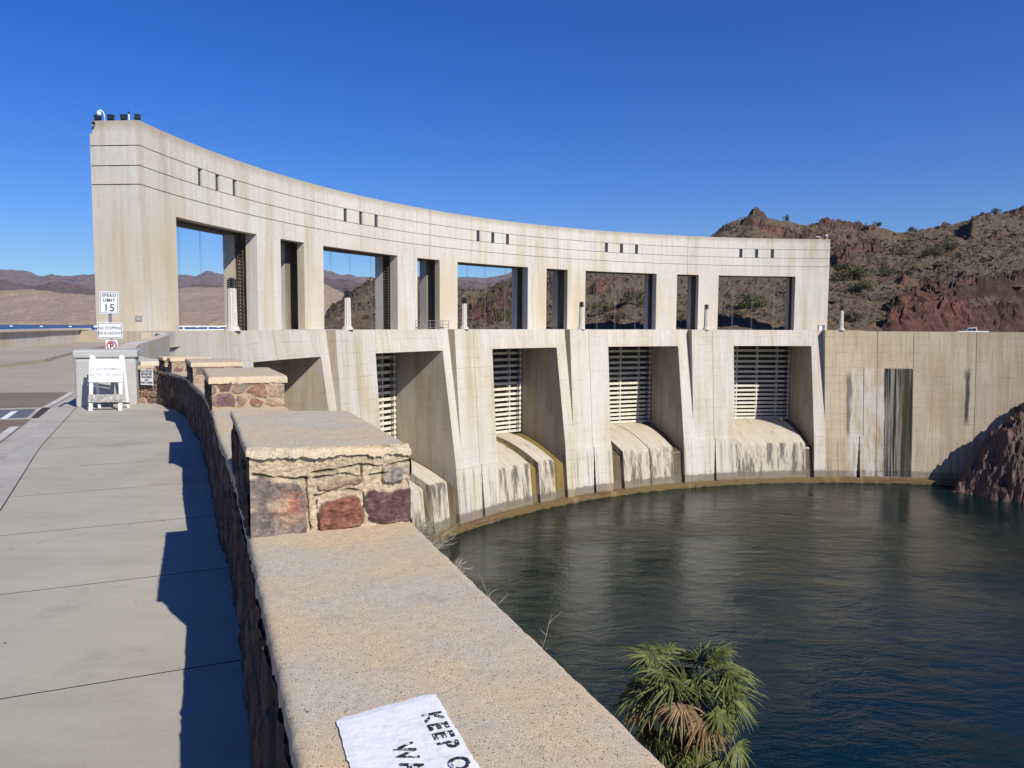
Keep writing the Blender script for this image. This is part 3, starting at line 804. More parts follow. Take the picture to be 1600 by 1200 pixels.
llab = ['largest fluted white lamp post, in front of the right side of the leftmost window', 'white lamp post in front of the second big window opening',
        'white lamp post at the left edge of the third big window opening', 'white lamp post between the third narrow opening and the fourth big window',
        'white lamp post just left of the fifth big window opening', 'white lamp post on the wall right of the gate structure, before the red hillside']
for k, t in enumerate((174.3, 158.95, 142.25, 125.08, 107.25, 89.4)):
    o = lp if k == 0 else copy_tree(lp)
    o.location = DP(t, 7.55, 1.0 if k < 5 else 1.0); o['label'] = llab[k]

# --- things on the roof
def roof(t, v, z=20.1): return DP(t, v, z)
fl = thing('floodlight', 'black floodlight above the outer left corner of the tower roof, beside the dome camera', 'floodlight', (0, 0, 0), 0, 'floodlights on the tower roof')
b = MB(); b.box(-0.05, 0.05, -0.05, 0.05, 0, 0.18); b.box(-0.26, 0.26, -0.03, 0.03, 0.12, 0.18); b.box(-0.28, -0.25, -0.03, 0.03, 0.12, 0.4); b.box(0.25, 0.28, -0.03, 0.03, 0.12, 0.4)
b.build('bracket', M['dark'], fl)
b = MB(); b.box(-0.24, 0.24, -0.18, 0.16, 0.18, 0.62, taper=1.12); b.build('housing', M['dark'], fl)
b = MB(); b.quad((-0.2, -0.2, 0.22), (0.2, -0.2, 0.22), (0.22, -0.215, 0.58), (-0.22, -0.215, 0.58)); b.build('lens', M['glass'], fl)
fls = [('black floodlight above the outer left corner of the tower roof, beside the dome camera', -4.15), ('second black floodlight from the left on the tower roof', -2.9),
       ('third black floodlight on the tower roof, left of the white antenna', -1.65), ('rightmost black floodlight on the tower roof, right of the white antenna', -0.35)]
for k, (lb, v) in enumerate(fls):
    o = fl if k == 0 else copy_tree(fl); o.location = roof(175.2, v); o.rotation_euler.z = radians(-5 + 8 * k); o['label'] = lb
c = thing('dome_camera', 'white dome camera hanging from a curved arm on the tower roof', 'camera', roof(175.25, -3.45))
b = MB(); b.tube([(0, 0, 0), (0.02, 0, 0.5), (-0.1, 0, 0.85), (-0.35, 0, 1.05), (-0.5, 0, 0.98)], 0.045, 8); b.build('arm', M['white'], c)
b = MB(); b.lathe([(0.06, 0.98), (0.17, 0.86), (0.19, 0.68), (0.13, 0.55), (0.03, 0.5)], 16, (-0.5, 0, 0)); b.build('dome', M['white'], c)
c = thing('antenna', 'short white antenna with a dark tip on the tower roof between two floodlights', 'antenna', roof(175.25, -1.1))
b = MB(); b.tube([(0, 0, 0), (0, 0, 0.62)], 0.055, 8); b.build('mast', M['white'], c)
b = MB(); b.lathe([(0.05, 0.62), (0.08, 0.7), (0.08, 0.8), (0.03, 0.86)], 10); b.build('tip', M['dark'], c)
c = thing('horn_speaker', 'small round black horn fixed just under the top edge of the tower', 'speaker', DP(175.5, -4.1, 19.75))
b = MB(); b.lathe([(0.05, 0), (0.07, 0.12), (0.16, 0.26), (0.17, 0.3)], 14); o = b.build('horn', M['dark'], c); o.rotation_euler = (radians(80), 0, 0)
c = thing('mast_camera', 'small white camera on a pole at the far right end of the roof', 'camera', roof(89.6, -0.4))
b = MB(); b.tube([(0, 0, 0), (0, 0, 0.95)], 0.05, 6); b.box(-0.35, 0.1, -0.1, 0.1, 0.75, 0.95); b.build('pole_head', M['white'], c)
c = thing('roof_vent', 'low white pipe vent on the roof just left of the pole camera', 'vent', roof(90.4, -0.4))
b = MB(); b.tube([(0, 0, 0), (0, 0, 0.45), (-0.15, 0, 0.55), (-0.9, 0, 0.5)], 0.07, 6); b.build('pipe', M['white'], c)
# white cabinet at the right foot
c = thing('utility_cabinet', 'small white cabinet at the right foot of the gate structure', 'cabinet', DP(91.1, 4.5, -0.02), radians(0))
b = MB(); b.box(-0.6, 0.6, -0.35, 0.35, 0, 2.0); b.build('cabinet_body', M['white'], c, bevel=0.02)
b = MB(); b.box(-0.55, -0.01, -0.38, -0.352, 0.1, 1.9); b.box(0.01, 0.55, -0.38, -0.352, 0.1, 1.9); b.build('door', M['white'], c)
b = MB(); b.box(-0.64, 0.64, -0.42, 0.4, 2.0, 2.08); b.build('lid', M['grey'], c)
# guard rail before the second narrow opening
c = thing('guard_rail', 'thin metal guard rail in front of the narrow opening right of the second big window', 'railing', DP(142.3, 1.4, 0))
def rel(p): return Vector(p) - Vector(c.location)
b = MB()
for z in (1.3, 1.8, 2.35): b.tube([rel(DP(t, v, z)) for t, v in ((144.1, 0.02), (144.1, 1.5), (142.3, 1.5), (140.5, 1.5), (140.5, 0.02))], 0.045, 5)
b.build('rail', M['grey'], c)
for t, v in ((144.1, 1.5), (143.0, 1.5), (141.6, 1.5), (140.5, 1.5)):
    b = MB(); b.tube([rel(DP(t, v, -0.02)), rel(DP(t, v, 2.35))], 0.05, 5); b.build('post', M['grey'], c)
# white railing upstream, seen through the leftmost window
c = thing('white_railing', 'low white pipe railing behind the leftmost window opening, before the lake', 'railing', DP(170, -4.4, 0))
c0 = Vector(c.location)
b = MB(); TT = [163 + i * 0.8 for i in range(17)]
for z in (0.95, 1.35): b.tube([Vector(DP(t, -4.5, z)) - c0 for t in TT], 0.09, 5)
b.build('rail', M['white'], c)
for t in TT[::3]:
    b = MB(); b.tube([Vector(DP(t, -4.5, -0.02)) - c0, Vector(DP(t, -4.5, 1.4)) - c0], 0.08, 5); b.build('post', M['white'], c)
# bronze plaque
c = thing('wall_plaque', 'small square plaque low on the left tower of the dam', 'plaque', DP(175.46, -0.55, 2.1), radians(-5))
b = MB(); b.box(-0.28, 0.28, -0.05, 0.02, -0.22, 0.22); b.build('frame', M['grey'], c)
b = MB(); b.box(-0.22, 0.22, -0.07, -0.052, -0.16, 0.16); b.build('face', M['block'], c)

# ------------------------------------------------------------------ water, ground
def sheet(name, pts, z, mat, kind='structure'):
    b = MB(); b.add([(x, y, z) for x, y in pts], [tuple(range(len(pts)))]); o = b.build(name, mat)
    if kind: tag(o, kind=kind)
    return o
sheet('river_water', [(-60, 62), (DP(184, 6, 0)[0], 60)] + [DP(t, 5, 0)[:2] for t in range(180, 59, -6)] + [(260, 150), (300, -200), (-20, -200), (-20, 0)], ZW, M['river'])
sheet('riverbed', [(-80, -260), (400, -260), (400, 160), (-80, 160)], -36, M['bank'])
sheet('lake_water', [(-9000, -3000)] + [(-46, -3000), (-46, 0), (-36, 44), (-37, 72)] + [DP(t, -3, 0)[:2] for t in range(174, 59, -6)] + [(400, 170), (9000, 3000), (9000, 9000), (-9000, 9000)], -4.0, M['lake'])

# wall line: left (sidewalk) edge of the stone wall
WL = [(2.2, -5.0), (1.0, -2.0), (0.17, 0.0), (-0.20, 0.95), (-0.44, 1.58), (-0.80, 2.46), (-1.17, 3.39), (-1.80, 4.93), (-2.42, 6.3), (-3.14, 8.0), (-4.15, 10.3), (-5.0, 12.0), (-5.62, 13.3), (-6.25, 14.4), (-6.66, 15.05), (-7.28, 15.75)]
WL = np.array(WL)
def resample(P, ds):
    P = np.asarray(P, float); d = np.r_[0, np.cumsum(np.hypot(*np.diff(P, axis=0).T))]
    # catmull style smoothing through dense linear then moving average
    s = np.linspace(0, d[-1], int(d[-1] / ds) + 1)
    x = np.interp(s, d, P[:, 0]); y = np.interp(s, d, P[:, 1])
    w = max(1, int(0.6 / ds)); k = np.ones(2 * w + 1) / (2 * w + 1)
    def sm(a):
        p = np.r_[2 * a[0] - a[w:0:-1], a, 2 * a[-1] - a[-2:-w - 2:-1]]; return np.convolve(p, k, 'valid')
    return s, sm(x), sm(y)
WS, WX, WY = resample(WL, 0.025)
TX = np.gradient(WX); TY = np.gradient(WY); TN = np.hypot(TX, TY); TX /= TN; TY /= TN
NX, NY = TY, -TX                       # towards the river
THICK = 0.73
def wpt(s, off, z):
    return (np.interp(s, WS, WX) + np.interp(s, WS, NX) * off, np.interp(s, WS, WY) + np.interp(s, WS, NY) * off, z)
def s_at(y): return float(np.interp(y, WY, WS))
def low_z(s): return np.interp(s, [0, s_at(4.9), s_at(7.9), s_at(9.4), s_at(15)], [0.70, 0.70, 0.77, 0.73, 0.70])

PAL = np.array([(0.27, 0.12, 0.085), (0.30, 0.16, 0.115), (0.20, 0.125, 0.10), (0.26, 0.19, 0.14), (0.17, 0.105, 0.10), (0.36, 0.25, 0.17), (0.17, 0.135, 0.115), (0.31, 0.20, 0.155)])
MORT = np.array((0.43, 0.34, 0.235))
def stone_face(name, parent, P0, U, Vv, N, w, h, cell=0.3, seed=0, res=0.02, curve=None, stones=None, cracks=(), depth=0.035, mort=MORT, dim=1.0):
    """a rubble stone face over a rectangle; curve(u, v, d) may replace the flat mapping"""
    nu = max(2, int(w / res) + 1); nv = max(2, int(h / res) + 1)
    u, v = np.meshgrid(np.linspace(0, w, nu), np.linspace(0, h, nv), indexing='ij')
    wx = u + 0.035 * fbm(u * 6, v * 6, 3, seed + 3); wy = v + 0.035 * fbm(u * 6 + 9, v * 6, 3, seed + 4)
    if stones is None:
        ed, cid = voro(wx / cell, wy / (cell * 0.8), seed, 0.85); ed = ed * cell
        inside = np.clip((ed - 0.020) / 0.014, 0, 1)
        ci = (cid * 7.99).astype(int); col = PAL[ci]
        bri = 0.75 + 0.5 * fract(cid * 57.3)
        hgt = fract(cid * 91.7)
    else:
        inside = np.zeros_like(u); col = np.zeros(u.shape + (3,)); bri = np.ones_like(u); hgt = np.zeros_like(u)
        for (x0, x1, y0, y1, cc, hh) in stones:
            cx, cy, hx, hy = (x0 + x1) / 2, (y0 + y1) / 2, (x1 - x0) / 2, (y1 - y0) / 2; rr = min(hx, hy) * 0.45
            qx = np.abs(wx - cx) - hx + rr; qy = np.abs(wy - cy) - hy + rr
            sd = np.hypot(np.maximum(qx, 0), np.maximum(qy, 0)) + np.minimum(np.maximum(qx, qy), 0) - rr
            sd = sd + 0.006 * fbm(u * 40, v * 40, 3, seed + 8)
            k = np.clip(-sd / 0.005, 0, 1)
            mott = fbm(u * 30, v * 30, 5, seed + 6, 0.7)
            c2 = np.array(cc)[None, None] * (1 + 0.7 * mott)[..., None]
            if len(stones) and cc[0] > 0.2 and hh > 0.85:
                pt = np.clip(1 - np.hypot((u - 0.165) / 0.085, (v - 0.15) / 0.10) + 0.5 * mott, 0, 1)[..., None]; c2 = c2 * (1 - pt) + np.array((0.50, 0.14, 0.075)) * (1 + 0.4 * mott)[..., None] * pt
            col = np.where((k > 0)[..., None], c2, col); hgt = np.where(k > 0, hh, hgt); inside = np.maximum(inside, k)
    n1 = fbm(u * 14, v * 14, 4, seed + 1); n2 = fbm(u * 45, v * 45, 3, seed + 2)
    d = inside * (0.008 + depth * (0.3 + hgt)) + inside * 0.012 * n1 + 0.004 * n2
    crack = np.exp(-((inside - 0.25) / 0.22) ** 2)
    dark = np.zeros_like(u)
    for pl_ in cracks:
        wd = pl_[0]
        for (x0, y0), (x1, y1) in zip(pl_[1:-1], pl_[2:]):
            dx, dy = x1 - x0, y1 - y0; qu = u + 0.006 * fbm(u * 30, v * 30, 3, seed + 50); qv = v + 0.006 * fbm(u * 30 + 3, v * 30, 3, seed + 51)
            t = np.clip(((qu - x0) * dx + (qv - y0) * dy) / (dx * dx + dy * dy), 0, 1)
            dark = np.maximum(dark, np.clip(1.2 - np.hypot(qu - x0 - t * dx, qv - y0 - t * dy) / (wd * (0.35 + 0.75 * np.clip(vnoise(u * 26, v * 26, seed + 70) + 0.55, 0, 1.4))), 0, 1))
    d = d - 0.012 * crack * (vnoise(u * 9, v * 9, seed + 7) > -0.2) - 0.020 * dark + (0.006 * fbm(u * 22, v * 60, 4, seed + 60) if stones is not None else 0)
    m3 = mort[None, None] * (1 + 0.25 * n1)[..., None]
    c = m3 * (1 - inside[..., None]) + (col * bri[..., None] * (1 + 0.3 * n1)[..., None]) * inside[..., None]
    # mortar smears over the stones
    sm = np.clip((fbm(u * 7, v * 7, 4, seed + 21) - 0.22) * 4, 0, 1) * 0.6
    c = c * (1 - sm[..., None]) + m3 * sm[..., None]
    c = c * (1 - 0.8 * dark[..., None])
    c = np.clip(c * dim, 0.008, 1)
    if curve is not None: X, Y, Z = curve(u, v, d)
    else:
        P0 = np.array(P0); U = np.array(U); Vv = np.array(Vv); N = np.array(N)
        XYZ = P0 + u[..., None] * U + v[..., None] * Vv + d[..., None] * N
        X, Y, Z = XYZ[..., 0], XYZ[..., 1], XYZ[..., 2]
    return grid_obj(name, X, Y, Z, M['stone'], parent, {'stone_col': c}), (X, Y, Z)

wall = thing('stone_wall', 'low rubble stone wall with sandy coping and raised blocks, curving along the sidewalk', 'wall', (0, 0, 0))
SE = WS[-1] - 0.02
S0 = s_at(-3.0)
# sidewalk-side face, river-side face
def c_left(u, v, d):
    s = S0 + u; X, Y, _ = wpt(s, 0.0, 0); nx = np.interp(s, WS, NX); ny = np.interp(s, WS, NY)
    zt = low_z(s) - 0.05; batt = 0.03 * (v / 0.65)
    return X - nx * (d - batt + 0.02), Y - ny * (d - batt + 0.02), -0.03 + v / 0.65 * (zt + 0.03)
stone_face('inner_face', wall, None, None, None, None, SE - S0, 0.65, 0.24, 3, 0.022, c_left, depth=0.022, mort=np.array((0.17, 0.135, 0.11)), dim=0.5)  # stones and mortar darkened: shade on the sidewalk side painted into the colour
def c_right(u, v, d):
    s = S0 + u; X, Y, _ = wpt(s, THICK, 0); nx = np.interp(s, WS, NX); ny = np.interp(s, WS, NY)
    zt = low_z(s) - 0.05
    return X + nx * (d - 0.045), Y + ny * (d - 0.045), -1.5 + v / 2.15 * (zt + 1.5)
stone_face('outer_face', wall, None, None, None, None, SE - S0, 2.15, 0.3, 9, 0.05, c_right)
# coping slab
def coping(name, parent, s0, s1, o0, o1, ztop, thick, seed, res=0.02, edge=0.010, rnd=0.02, crumble=0.0, droop=None):
    ns = max(6, int((s1 - s0) / res)); no = max(6, int((o1 - o0) / res))
    prof_o = []; prof_z = []            # cross profile: up the left side, over, down the right side
    for z in (-thick, -thick * 0.5, -rnd): prof_o.append(o0); prof_z.append(z)
    prof_o.append(o0 + rnd * 0.35); prof_z.append(-rnd * 0.3)
    for o in np.linspace(o0 + rnd, o1 - rnd, no): prof_o.append(o); prof_z.append(0)
    prof_o.append(o1 - rnd * 0.35); prof_z.append(-rnd * 0.3)
    for z in (-rnd, -thick * 0.5, -thick): prof_o.append(o1); prof_z.append(z)
    pl = [s0, s0, s0 + rnd * 0.35] + list(np.linspace(s0 + rnd, s1 - rnd, ns)) + [s1 - rnd * 0.35, s1, s1]
    endz = [-thick, -rnd, -rnd * 0.3] + [0] * ns + [-rnd * 0.3, -rnd, -thick]
    o, s = np.meshgrid(prof_o, pl, indexing='xy'); pz = np.minimum(np.array(prof_z)[None, :], np.array(endz)[:, None])
    zt = ztop(s) if callable(ztop) else ztop
    e = np.clip(1 - (np.minimum(o - o0, o1 - o)) / 0.05, 0, 1)
    e2 = np.clip(1 - (np.minimum(s - s0, s1 - s)) / 0.05, 0, 1)
    oo = o + e * edge * fbm(s * 16, o * 0 + seed, 5, seed, 0.65) * np.sign(o - (o0 + o1) / 2)
    ss = s + e2 * (edge + crumble * 0.5) * fbm(o * 22, s * 0 + seed, 5, seed + 1, 0.65)
    z = zt + pz + 0.0022 * fbm(s * 6, o * 6, 4, seed + 2) + 0.0015 * fbm(s * 45, o * 45, 2, seed + 5)
    if droop is not None: z = z - droop * (o - o0) / (o1 - o0)
    if crumble: z = z - crumble * np.clip(1 - (s - s0) / 0.07, 0, 1) * np.clip(fbm(o * 24, s * 24, 5, seed + 4, 0.65) + 0.15, 0, 1)
    X, Y, _ = wpt(ss, oo, 0)
    return grid_obj(name, X, Y, z, M['sand'], parent)
coping('coping', wall, S0, SE, -0.012, THICK + 0.012, lambda s: low_z(s), 0.075, 31, 0.02, edge=0.006)
# merlons
MER = [(s_at(3.38), s_at(4.86), 1.10, 0.70), (s_at(7.95), s_at(9.5), 1.10, 0.77), (s_at(12.0), s_at(13.35), 1.045, 0.72), (s_at(15.02), s_at(15.2), 0.985, 0.70), (s_at(15.42), s_at(15.66), 0.985, 0.70), (s_at(-1.4), s_at(-0.2), 1.10, 0.7)]
for k, (s0, s1, zt, zl) in enumerate(MER):
    ct = 0.07
    mer = thing('merlon', None, None); mer.parent = wall
    mer.name = 'raised_block' if k else 'raised_block'
    zl -= 0.02
    H = zt - zl - ct + 0.01
    # near face (towards the camera), crosses the wall
    a = np.array(wpt(s0, 0.0, zl)); b_ = np.array(wpt(s0, THICK, zl)); U = (b_ - a) / THICK; Nn = np.cross(U, (0, 0, 1.0)); Nn = Nn / np.linalg.norm(Nn)
    if Nn[1] > 0: Nn = -Nn
    hh = H
    if k == 0:
        W_ = THICK
        stones = [(-0.05, 0.240, -0.03, 0.275, (0.245, 0.195, 0.165), 0.9), (0.297, 0.505, 0.012, 0.178, (0.27, 0.115, 0.082), 0.30), (0.525, 0.78, 0.02, 0.205, (0.135, 0.075, 0.072), 0.5),
                  (0.29, 0.50, 0.222, 0.252, (0.34, 0.25, 0.17), 0.3), (0.60, 0.71, 0.235, 0.29, (0.30, 0.27, 0.24), 0.5)]
        cracks = [(0.006, (0.262, 0.0), (0.252, 0.12), (0.245, 0.262)), (0.005, (0.30, 0.0), (0.29, 0.16)), (0.004, (0.282, 0.182), (0.36, 0.20), (0.46, 0.202), (0.505, 0.185), (0.512, 0.05)),
                  (0.006, (0.02, 0.295), (0.12, 0.277), (0.25, 0.266)), (0.005, (0.27, 0.292), (0.40, 0.30), (0.48, 0.318), (0.60, 0.302), (0.73, 0.322)), (0.004, (0.28, 0.268), (0.42, 0.276), (0.50, 0.255)), (0.006, (0.50, 0.252), (0.50, 0.31)), (0.004, (0.54, 0.262), (0.62, 0.272))]
        stone_face('near_face', mer, a, U, (0, 0, 1), Nn, THICK, H + 0.045, 0.2, 40, 0.004, stones=stones, cracks=cracks, depth=0.012, mort=np.array((0.60, 0.475, 0.33)))
        o = coping('cap', mer, s0 - 0.016, s1 + 0.01, -0.016, THICK + 0.006, zt, 0.034, 50, 0.010, 0.008, 0.012, crumble=0.030, droop=0.03)
    else:
        stone_face('near_face', mer, a, U, (0, 0, 1), Nn, THICK, H, 0.2 if k > 1 else 0.19, 60 + k * 7, 0.010, depth=0.006)
        coping('cap', mer, s0 - 0.02, s1 + 0.02, -0.03, THICK + 0.03, zt, ct, 70 + k, 0.03, 0.014, 0.02, crumble=0.012)
    # far face
    a2 = np.array(wpt(s1, 0.0, zl)); b2 = np.array(wpt(s1, THICK, zl)); U2 = (b2 - a2) / THICK
    stone_face('far_face', mer, a2, U2, (0, 0, 1), -Nn, THICK, H, 0.2, 90 + k, 0.03)
    # the two long faces
    for side, nm in ((0, 'inner_side'), (1, 'outer_side')):
        def cc(u, v, d, side=side, s0=s0):
            s = s0 + u; off = THICK * side; X, Y, _ = wpt(s, off, 0); nx = np.interp(s, WS, NX); ny = np.interp(s, WS, NY); sg = 1 if side else -1
            return X + sg * nx * (d - 0.015), Y + sg * ny * (d - 0.015), zl + v
        stone_face(nm, mer, None, None, None, None, s1 - s0, H, 0.22, 110 + k * 3 + side, 0.015 if k < 2 else 0.03, cc, mort=np.array((0.17, 0.135, 0.11)) if side == 0 else MORT, dim=0.5 if side == 0 else 1, depth=0.02)  # inner side only: its shade baked in as dimmer stones and darker mortar
# end return with the caution sign
e0 = np.array((-7.80, 15.92, -0.02)); e1 = np.array((-7.22, 15.75, -0.02)); U = (e1 - e0); Lr = np.linalg.norm(U); U /= Lr; Nn = np.array((U[1], -U[0], 0))
stone_face('end_face', wall, e0, U, (0, 0, 1), Nn, Lr, 0.76, 0.2, 205, 0.012)
b = MB(); b.box(-7.85, -7.2, 15.80, 16.35, 0.70, 0.77); b.build('end_coping', M['sand'], wall, bevel=0.01)
b = MB(); b.box(-7.8, -7.25, 15.95, 16.3, -0.1, 0.70); b.build('end_core', M['stone'], wall)
# painted notice on the coping near the camera
def on_top(px, py): return atz(px, py, 0.703)
q = [on_top(524, 1125), on_top(679, 1083), on_top(749, 1200), on_top(544, 1200)]
A = Vector((*q[0], 0)); Bq = Vector((*q[1], 0)); along = (Vector((*q[2], 0)) - Bq); along = along.normalized(); acr = (Bq - A)
Lp = 0.40
n = 60; out = []
corners = [A, Bq, Bq + along * Lp, A + along * Lp]
rngx = random.Random(3)
Ug, Vg = np.meshgrid(np.linspace(0, 1, 60), np.linspace(0, 1, 90), indexing='ij')
ex = 0.012 * fbm(Vg * 16, Ug * 0 + 2, 4, 5) ; ey = 0.012 * fbm(Ug * 10, Vg * 0 + 7, 4, 6)
rc = 0.05
uu = Ug + ex * (np.abs(Ug - .5) * 2) ** 6; vv = Vg + ey * (np.abs(Vg - .5) * 2) ** 6
pull = np.clip((np.abs(uu - .5) * 2 - .8) / .2, 0, 1) * np.clip((np.abs(vv - .5) * 2 - .9) / .1, 0, 1)
vv = .5 + (vv - .5) * (1 - 0.05 * pull ** 2)
PX = A.x + acr.x * uu + along.x * Lp * vv; PY = A.y + acr.y * uu + along.y * Lp * vv
edge = np.minimum(np.minimum(Ug, 1 - Ug) * 12, np.minimum(Vg, 1 - Vg) * 18); edge = np.clip(edge, 0, 1)
PZ = 0.7045 + 0.0025 * edge + 0.0006 * fbm(PX * 60, PY * 60, 3, 8) * edge
notice = grid_obj('painted_notice', PX, PY, PZ, M['sand_paint'], wall)
notice['label'] = 'white painted patch with worn black stencil lettering on the coping'

def text_mesh(name, body, size, mat, loc, X, Yv, parent=None, extr=0.001, bold=0.0, spacing=1.0, align='CENTER', sx=1.0):
    cu = bpy.data.curves.new(name, 'FONT'); cu.body = body; cu.size = size; cu.extrude = extr; cu.offset = bold
    cu.align_x = align; cu.align_y = 'CENTER'; cu.space_character = spacing; cu.resolution_u = 3
    t = bpy.data.objects.new('tmp', cu); COL.objects.link(t); bpy.context.view_layer.update()
    me = bpy.data.meshes.new_from_object(t.evaluated_get(bpy.context.evaluated_depsgraph_get()))
    bpy.data.objects.remove(t); me.name = name
    X = Vector(X).normalized(); Yv = Vector(Yv).normalized(); Zv = X.cross(Yv)
    for v in me.vertices: v.co = Vector(loc) + X * v.co.x * sx + Yv * v.co.y + Zv * v.co.z
    me.materials.clear(); me.materials.append(mat)
    o = bpy.data.objects.new(name, me); COL.objects.link(o)
    if parent is not None: o.parent = parent
    return o
rdir = along; udir = Vector((-along.y, along.x, 0))
if udir.dot(acr) < 0: udir = -udir
def tp(px, py): x, y = atz(px, py, 0.71); return (x, y, 0.7105)
text_mesh('lettering', 'KEEP OFF', 0.066, M['stencil'], tp(672, 1113), rdir, udir, notice, 0.0004, 0.0012, 1.30, 'LEFT', 0.98)
text_mesh('lettering', 'WALL', 0.066, M['stencil'], tp(627, 1162), rdir, udir, notice, 0.0004, 0.0012, 1.30, 'LEFT', 0.98)

# ------------------------------------------------------------------ sidewalk, kerb, road
KB = np.array([(2.6, -12.0), (0.6, -4.0), (-1.3, 0.0), (-3.0, 3.6), (-4.52, 6.68), (-6.26, 10.07), (-8.54, 14.95), (-9.6, 17.6), (-10.6, 20.0)])
KS, KX, KY = resample(KB, 0.1)
ktx, kty = np.gradient(KX), np.gradient(KY); kn = np.hypot(ktx, kty); KNX, KNY = -kty / kn, ktx / kn
def kpt(s, off): return (np.interp(s, KS, KX) + np.interp(s, KS, KNX) * off, np.interp(s, KS, KY) + np.interp(s, KS, KNY) * off)
def line_x(P, y):       # x of a polyline at height y
    return float(np.interp(y, P[:, 1], P[:, 0]))
base_l = np.stack([WX, WY], 1)
kl = np.stack([KX, KY], 1)
# joints run square to the wall: through points of the kerb line with slope .38..
slab = MB(); jy = [3.05 + 1.38 * k for k in range(-6, 9)]      # y where each joint meets x on the kerb side line
jl = []
for i, y0 in enumerate(jy):
    x0 = line_x(kl, y0); dx = 1.0; dy = 0.40 + 0.012 * max(0, y0)
    # march to the wall
    x, y = x0, y0
    for _ in range(2000):
        if x >= line_x(base_l, y) + 0.1: break
        x += dx * 0.01; y += dy * 0.01
    jl.append(((x0, y0), (x, y)))
def seg(P, ya, yb, n=8): return [(line_x(P, ya + (yb - ya) * i / n), ya + (yb - ya) * i / n) for i in range(n + 1)]
gp = 0.0045
for (a, b_), (c_, d_) in zip(jl[:-1], jl[1:]):
    L1 = seg(kl, a[1] + gp, c_[1] - gp); R1 = [(x + 0.1, y) for x, y in seg(base_l, b_[1] + gp, d_[1] - gp)]
    L1 = [(x + 0.015, y) for x, y in L1]
    top_ = L1 + R1[::-1]; nn = len(top_)
    slab.add([(x, y, 0.0) for x, y in top_] + [(x, y, -0.05) for x, y in top_], [tuple(range(nn))]); slab.add([(x, y, 0.0) for x, y in top_] + [(x, y, -0.05) for x, y in top_], [(i, (i + 1) % nn, nn + (i + 1) % nn, nn + i) for i in range(nn)], None, 1)
# last slab up to the block
a, b_ = jl[-1]
L1 = [(x + 0.015, y) for x, y in seg(kl, a[1] + gp, 18.5, 6)]
top_ = L1 + [(-8.4, 18.5), (-7.5, 16.4), (-7.2, 15.9)] + [(x + 0.1, y) for x, y in seg(base_l, b_[1] + gp, 15.7, 5)][::-1] if b_[1] < 15.6 else L1 + [(-8.4, 18.5), (-7.5, 16.4), (-7.15, 15.8)]
nn = len(top_)
slab.add([(x, y, 0.0) for x, y in top_] + [(x, y, -0.05) for x, y in top_], [tuple(range(nn))]); slab.add([(x, y, 0.0) for x, y in top_] + [(x, y, -0.05) for x, y in top_], [(i, (i + 1) % nn, nn + (i + 1) % nn, nn + i) for i in range(nn)], None, 1)
slab_o = slab.build('sidewalk', [M['walk'], M['joint']], recalc=False); tag(slab_o, kind='structure')
tag(sheet('sidewalk_base', [(x, y) for x, y in zip(KX[::5], KY[::5])][:: 1] + [(-7.7, 17.5), (-7.15, 15.95)] + [(x + 0.2, y) for x, y in zip(WX[::-20], WY[::-20])], -0.006, M['joint']), kind='structure')
b = MB()
for (o0, o1, z) in ((0.0, 0.30, 0.0),):
    for i in range(0, len(KS) - 1):
        s, t = KS[i], KS[i + 1]
        P = [kpt(s, o0), kpt(t, o0), kpt(t, o1), kpt(s, o1)]
        b.quad(*[(x, y, z) for x, y in P]); b.quad((*P[3], z), (*P[2], z), (*P[2], -0.16), (*P[3], -0.16)); b.quad((*P[0], z), (*P[1], z), (*P[1], -0.16), (*P[0], -0.16))
tag(b.build('kerb', M['kerb'], merge=0.001), kind='structure')
def strip(name, o0, o1, z, mat, s0=None, s1=None, wob=0.0):
    b = MB(); idx = [i for i in range(len(KS) - 1) if (s0 is None or KS[i] >= s0) and (s1 is None or KS[i] <= s1)]
    for i in idx:
        s, t = KS[i], KS[i + 1]; P = [kpt(s, o0), kpt(t, o0), kpt(t, o1), kpt(s, o1)]
        b.quad(*[(x, y, z) for x, y in P])
    return tag(b.build(name, mat, merge=0.001), kind='structure')
strip('gutter', 0.30, 0.66, -0.118, M['kerb'])
sk0 = float(np.interp(13.6, KY, KS)); sk1 = float(np.interp(15.6, KY, KS))
strip('lane_line', 0.70, 0.84, -0.1165, M['paint'], s1=sk0 - 0.3); strip('lane_line', 0.70, 0.84, -0.1165, M['paint'], s0=sk1 + 0.2)
# ground plateau (concrete road surface) and asphalt
CPATH = [(-8.2, 16.6), (-9.4, 19.2), (-12.0, 23.5), (-16.0, 33.0), (-20.6, 46.0), (-25.2, 56.0)]
plate_pts = [(4, -80), (3.6, -12)] + [(x + 0.25 * 1, y) for x, y in zip(WX[::30] + NX[::30] * 0.5, WY[::30] + NY[::30] * 0.5)] + [(-7.0, 16.3)] + CPATH + [DP(180, 7.5, 0)[:2], DP(175.4, 7.6, 0)[:2], DP(175.4, -0.05, 0)[:2], (-38.6, 70.6), (-31.6, 46.6), (-32.5, 35), (-37, 18), (-48, 0), (-90, -40), (-90, -80)]
sheet('road', plate_pts, -0.126, M['road'])
asp = [kpt(s, 0.62) for s in KS[::5] if np.interp(s, KS, KY) < 19.6]
asp = asp + [(-11.4, 19.7), (-13.2, 19.4), (-30, 15.5), (-42, 3), (-42, -30), (3, -30)][0:6]
sheet('asphalt', asp, -0.1225, M['asphalt'])
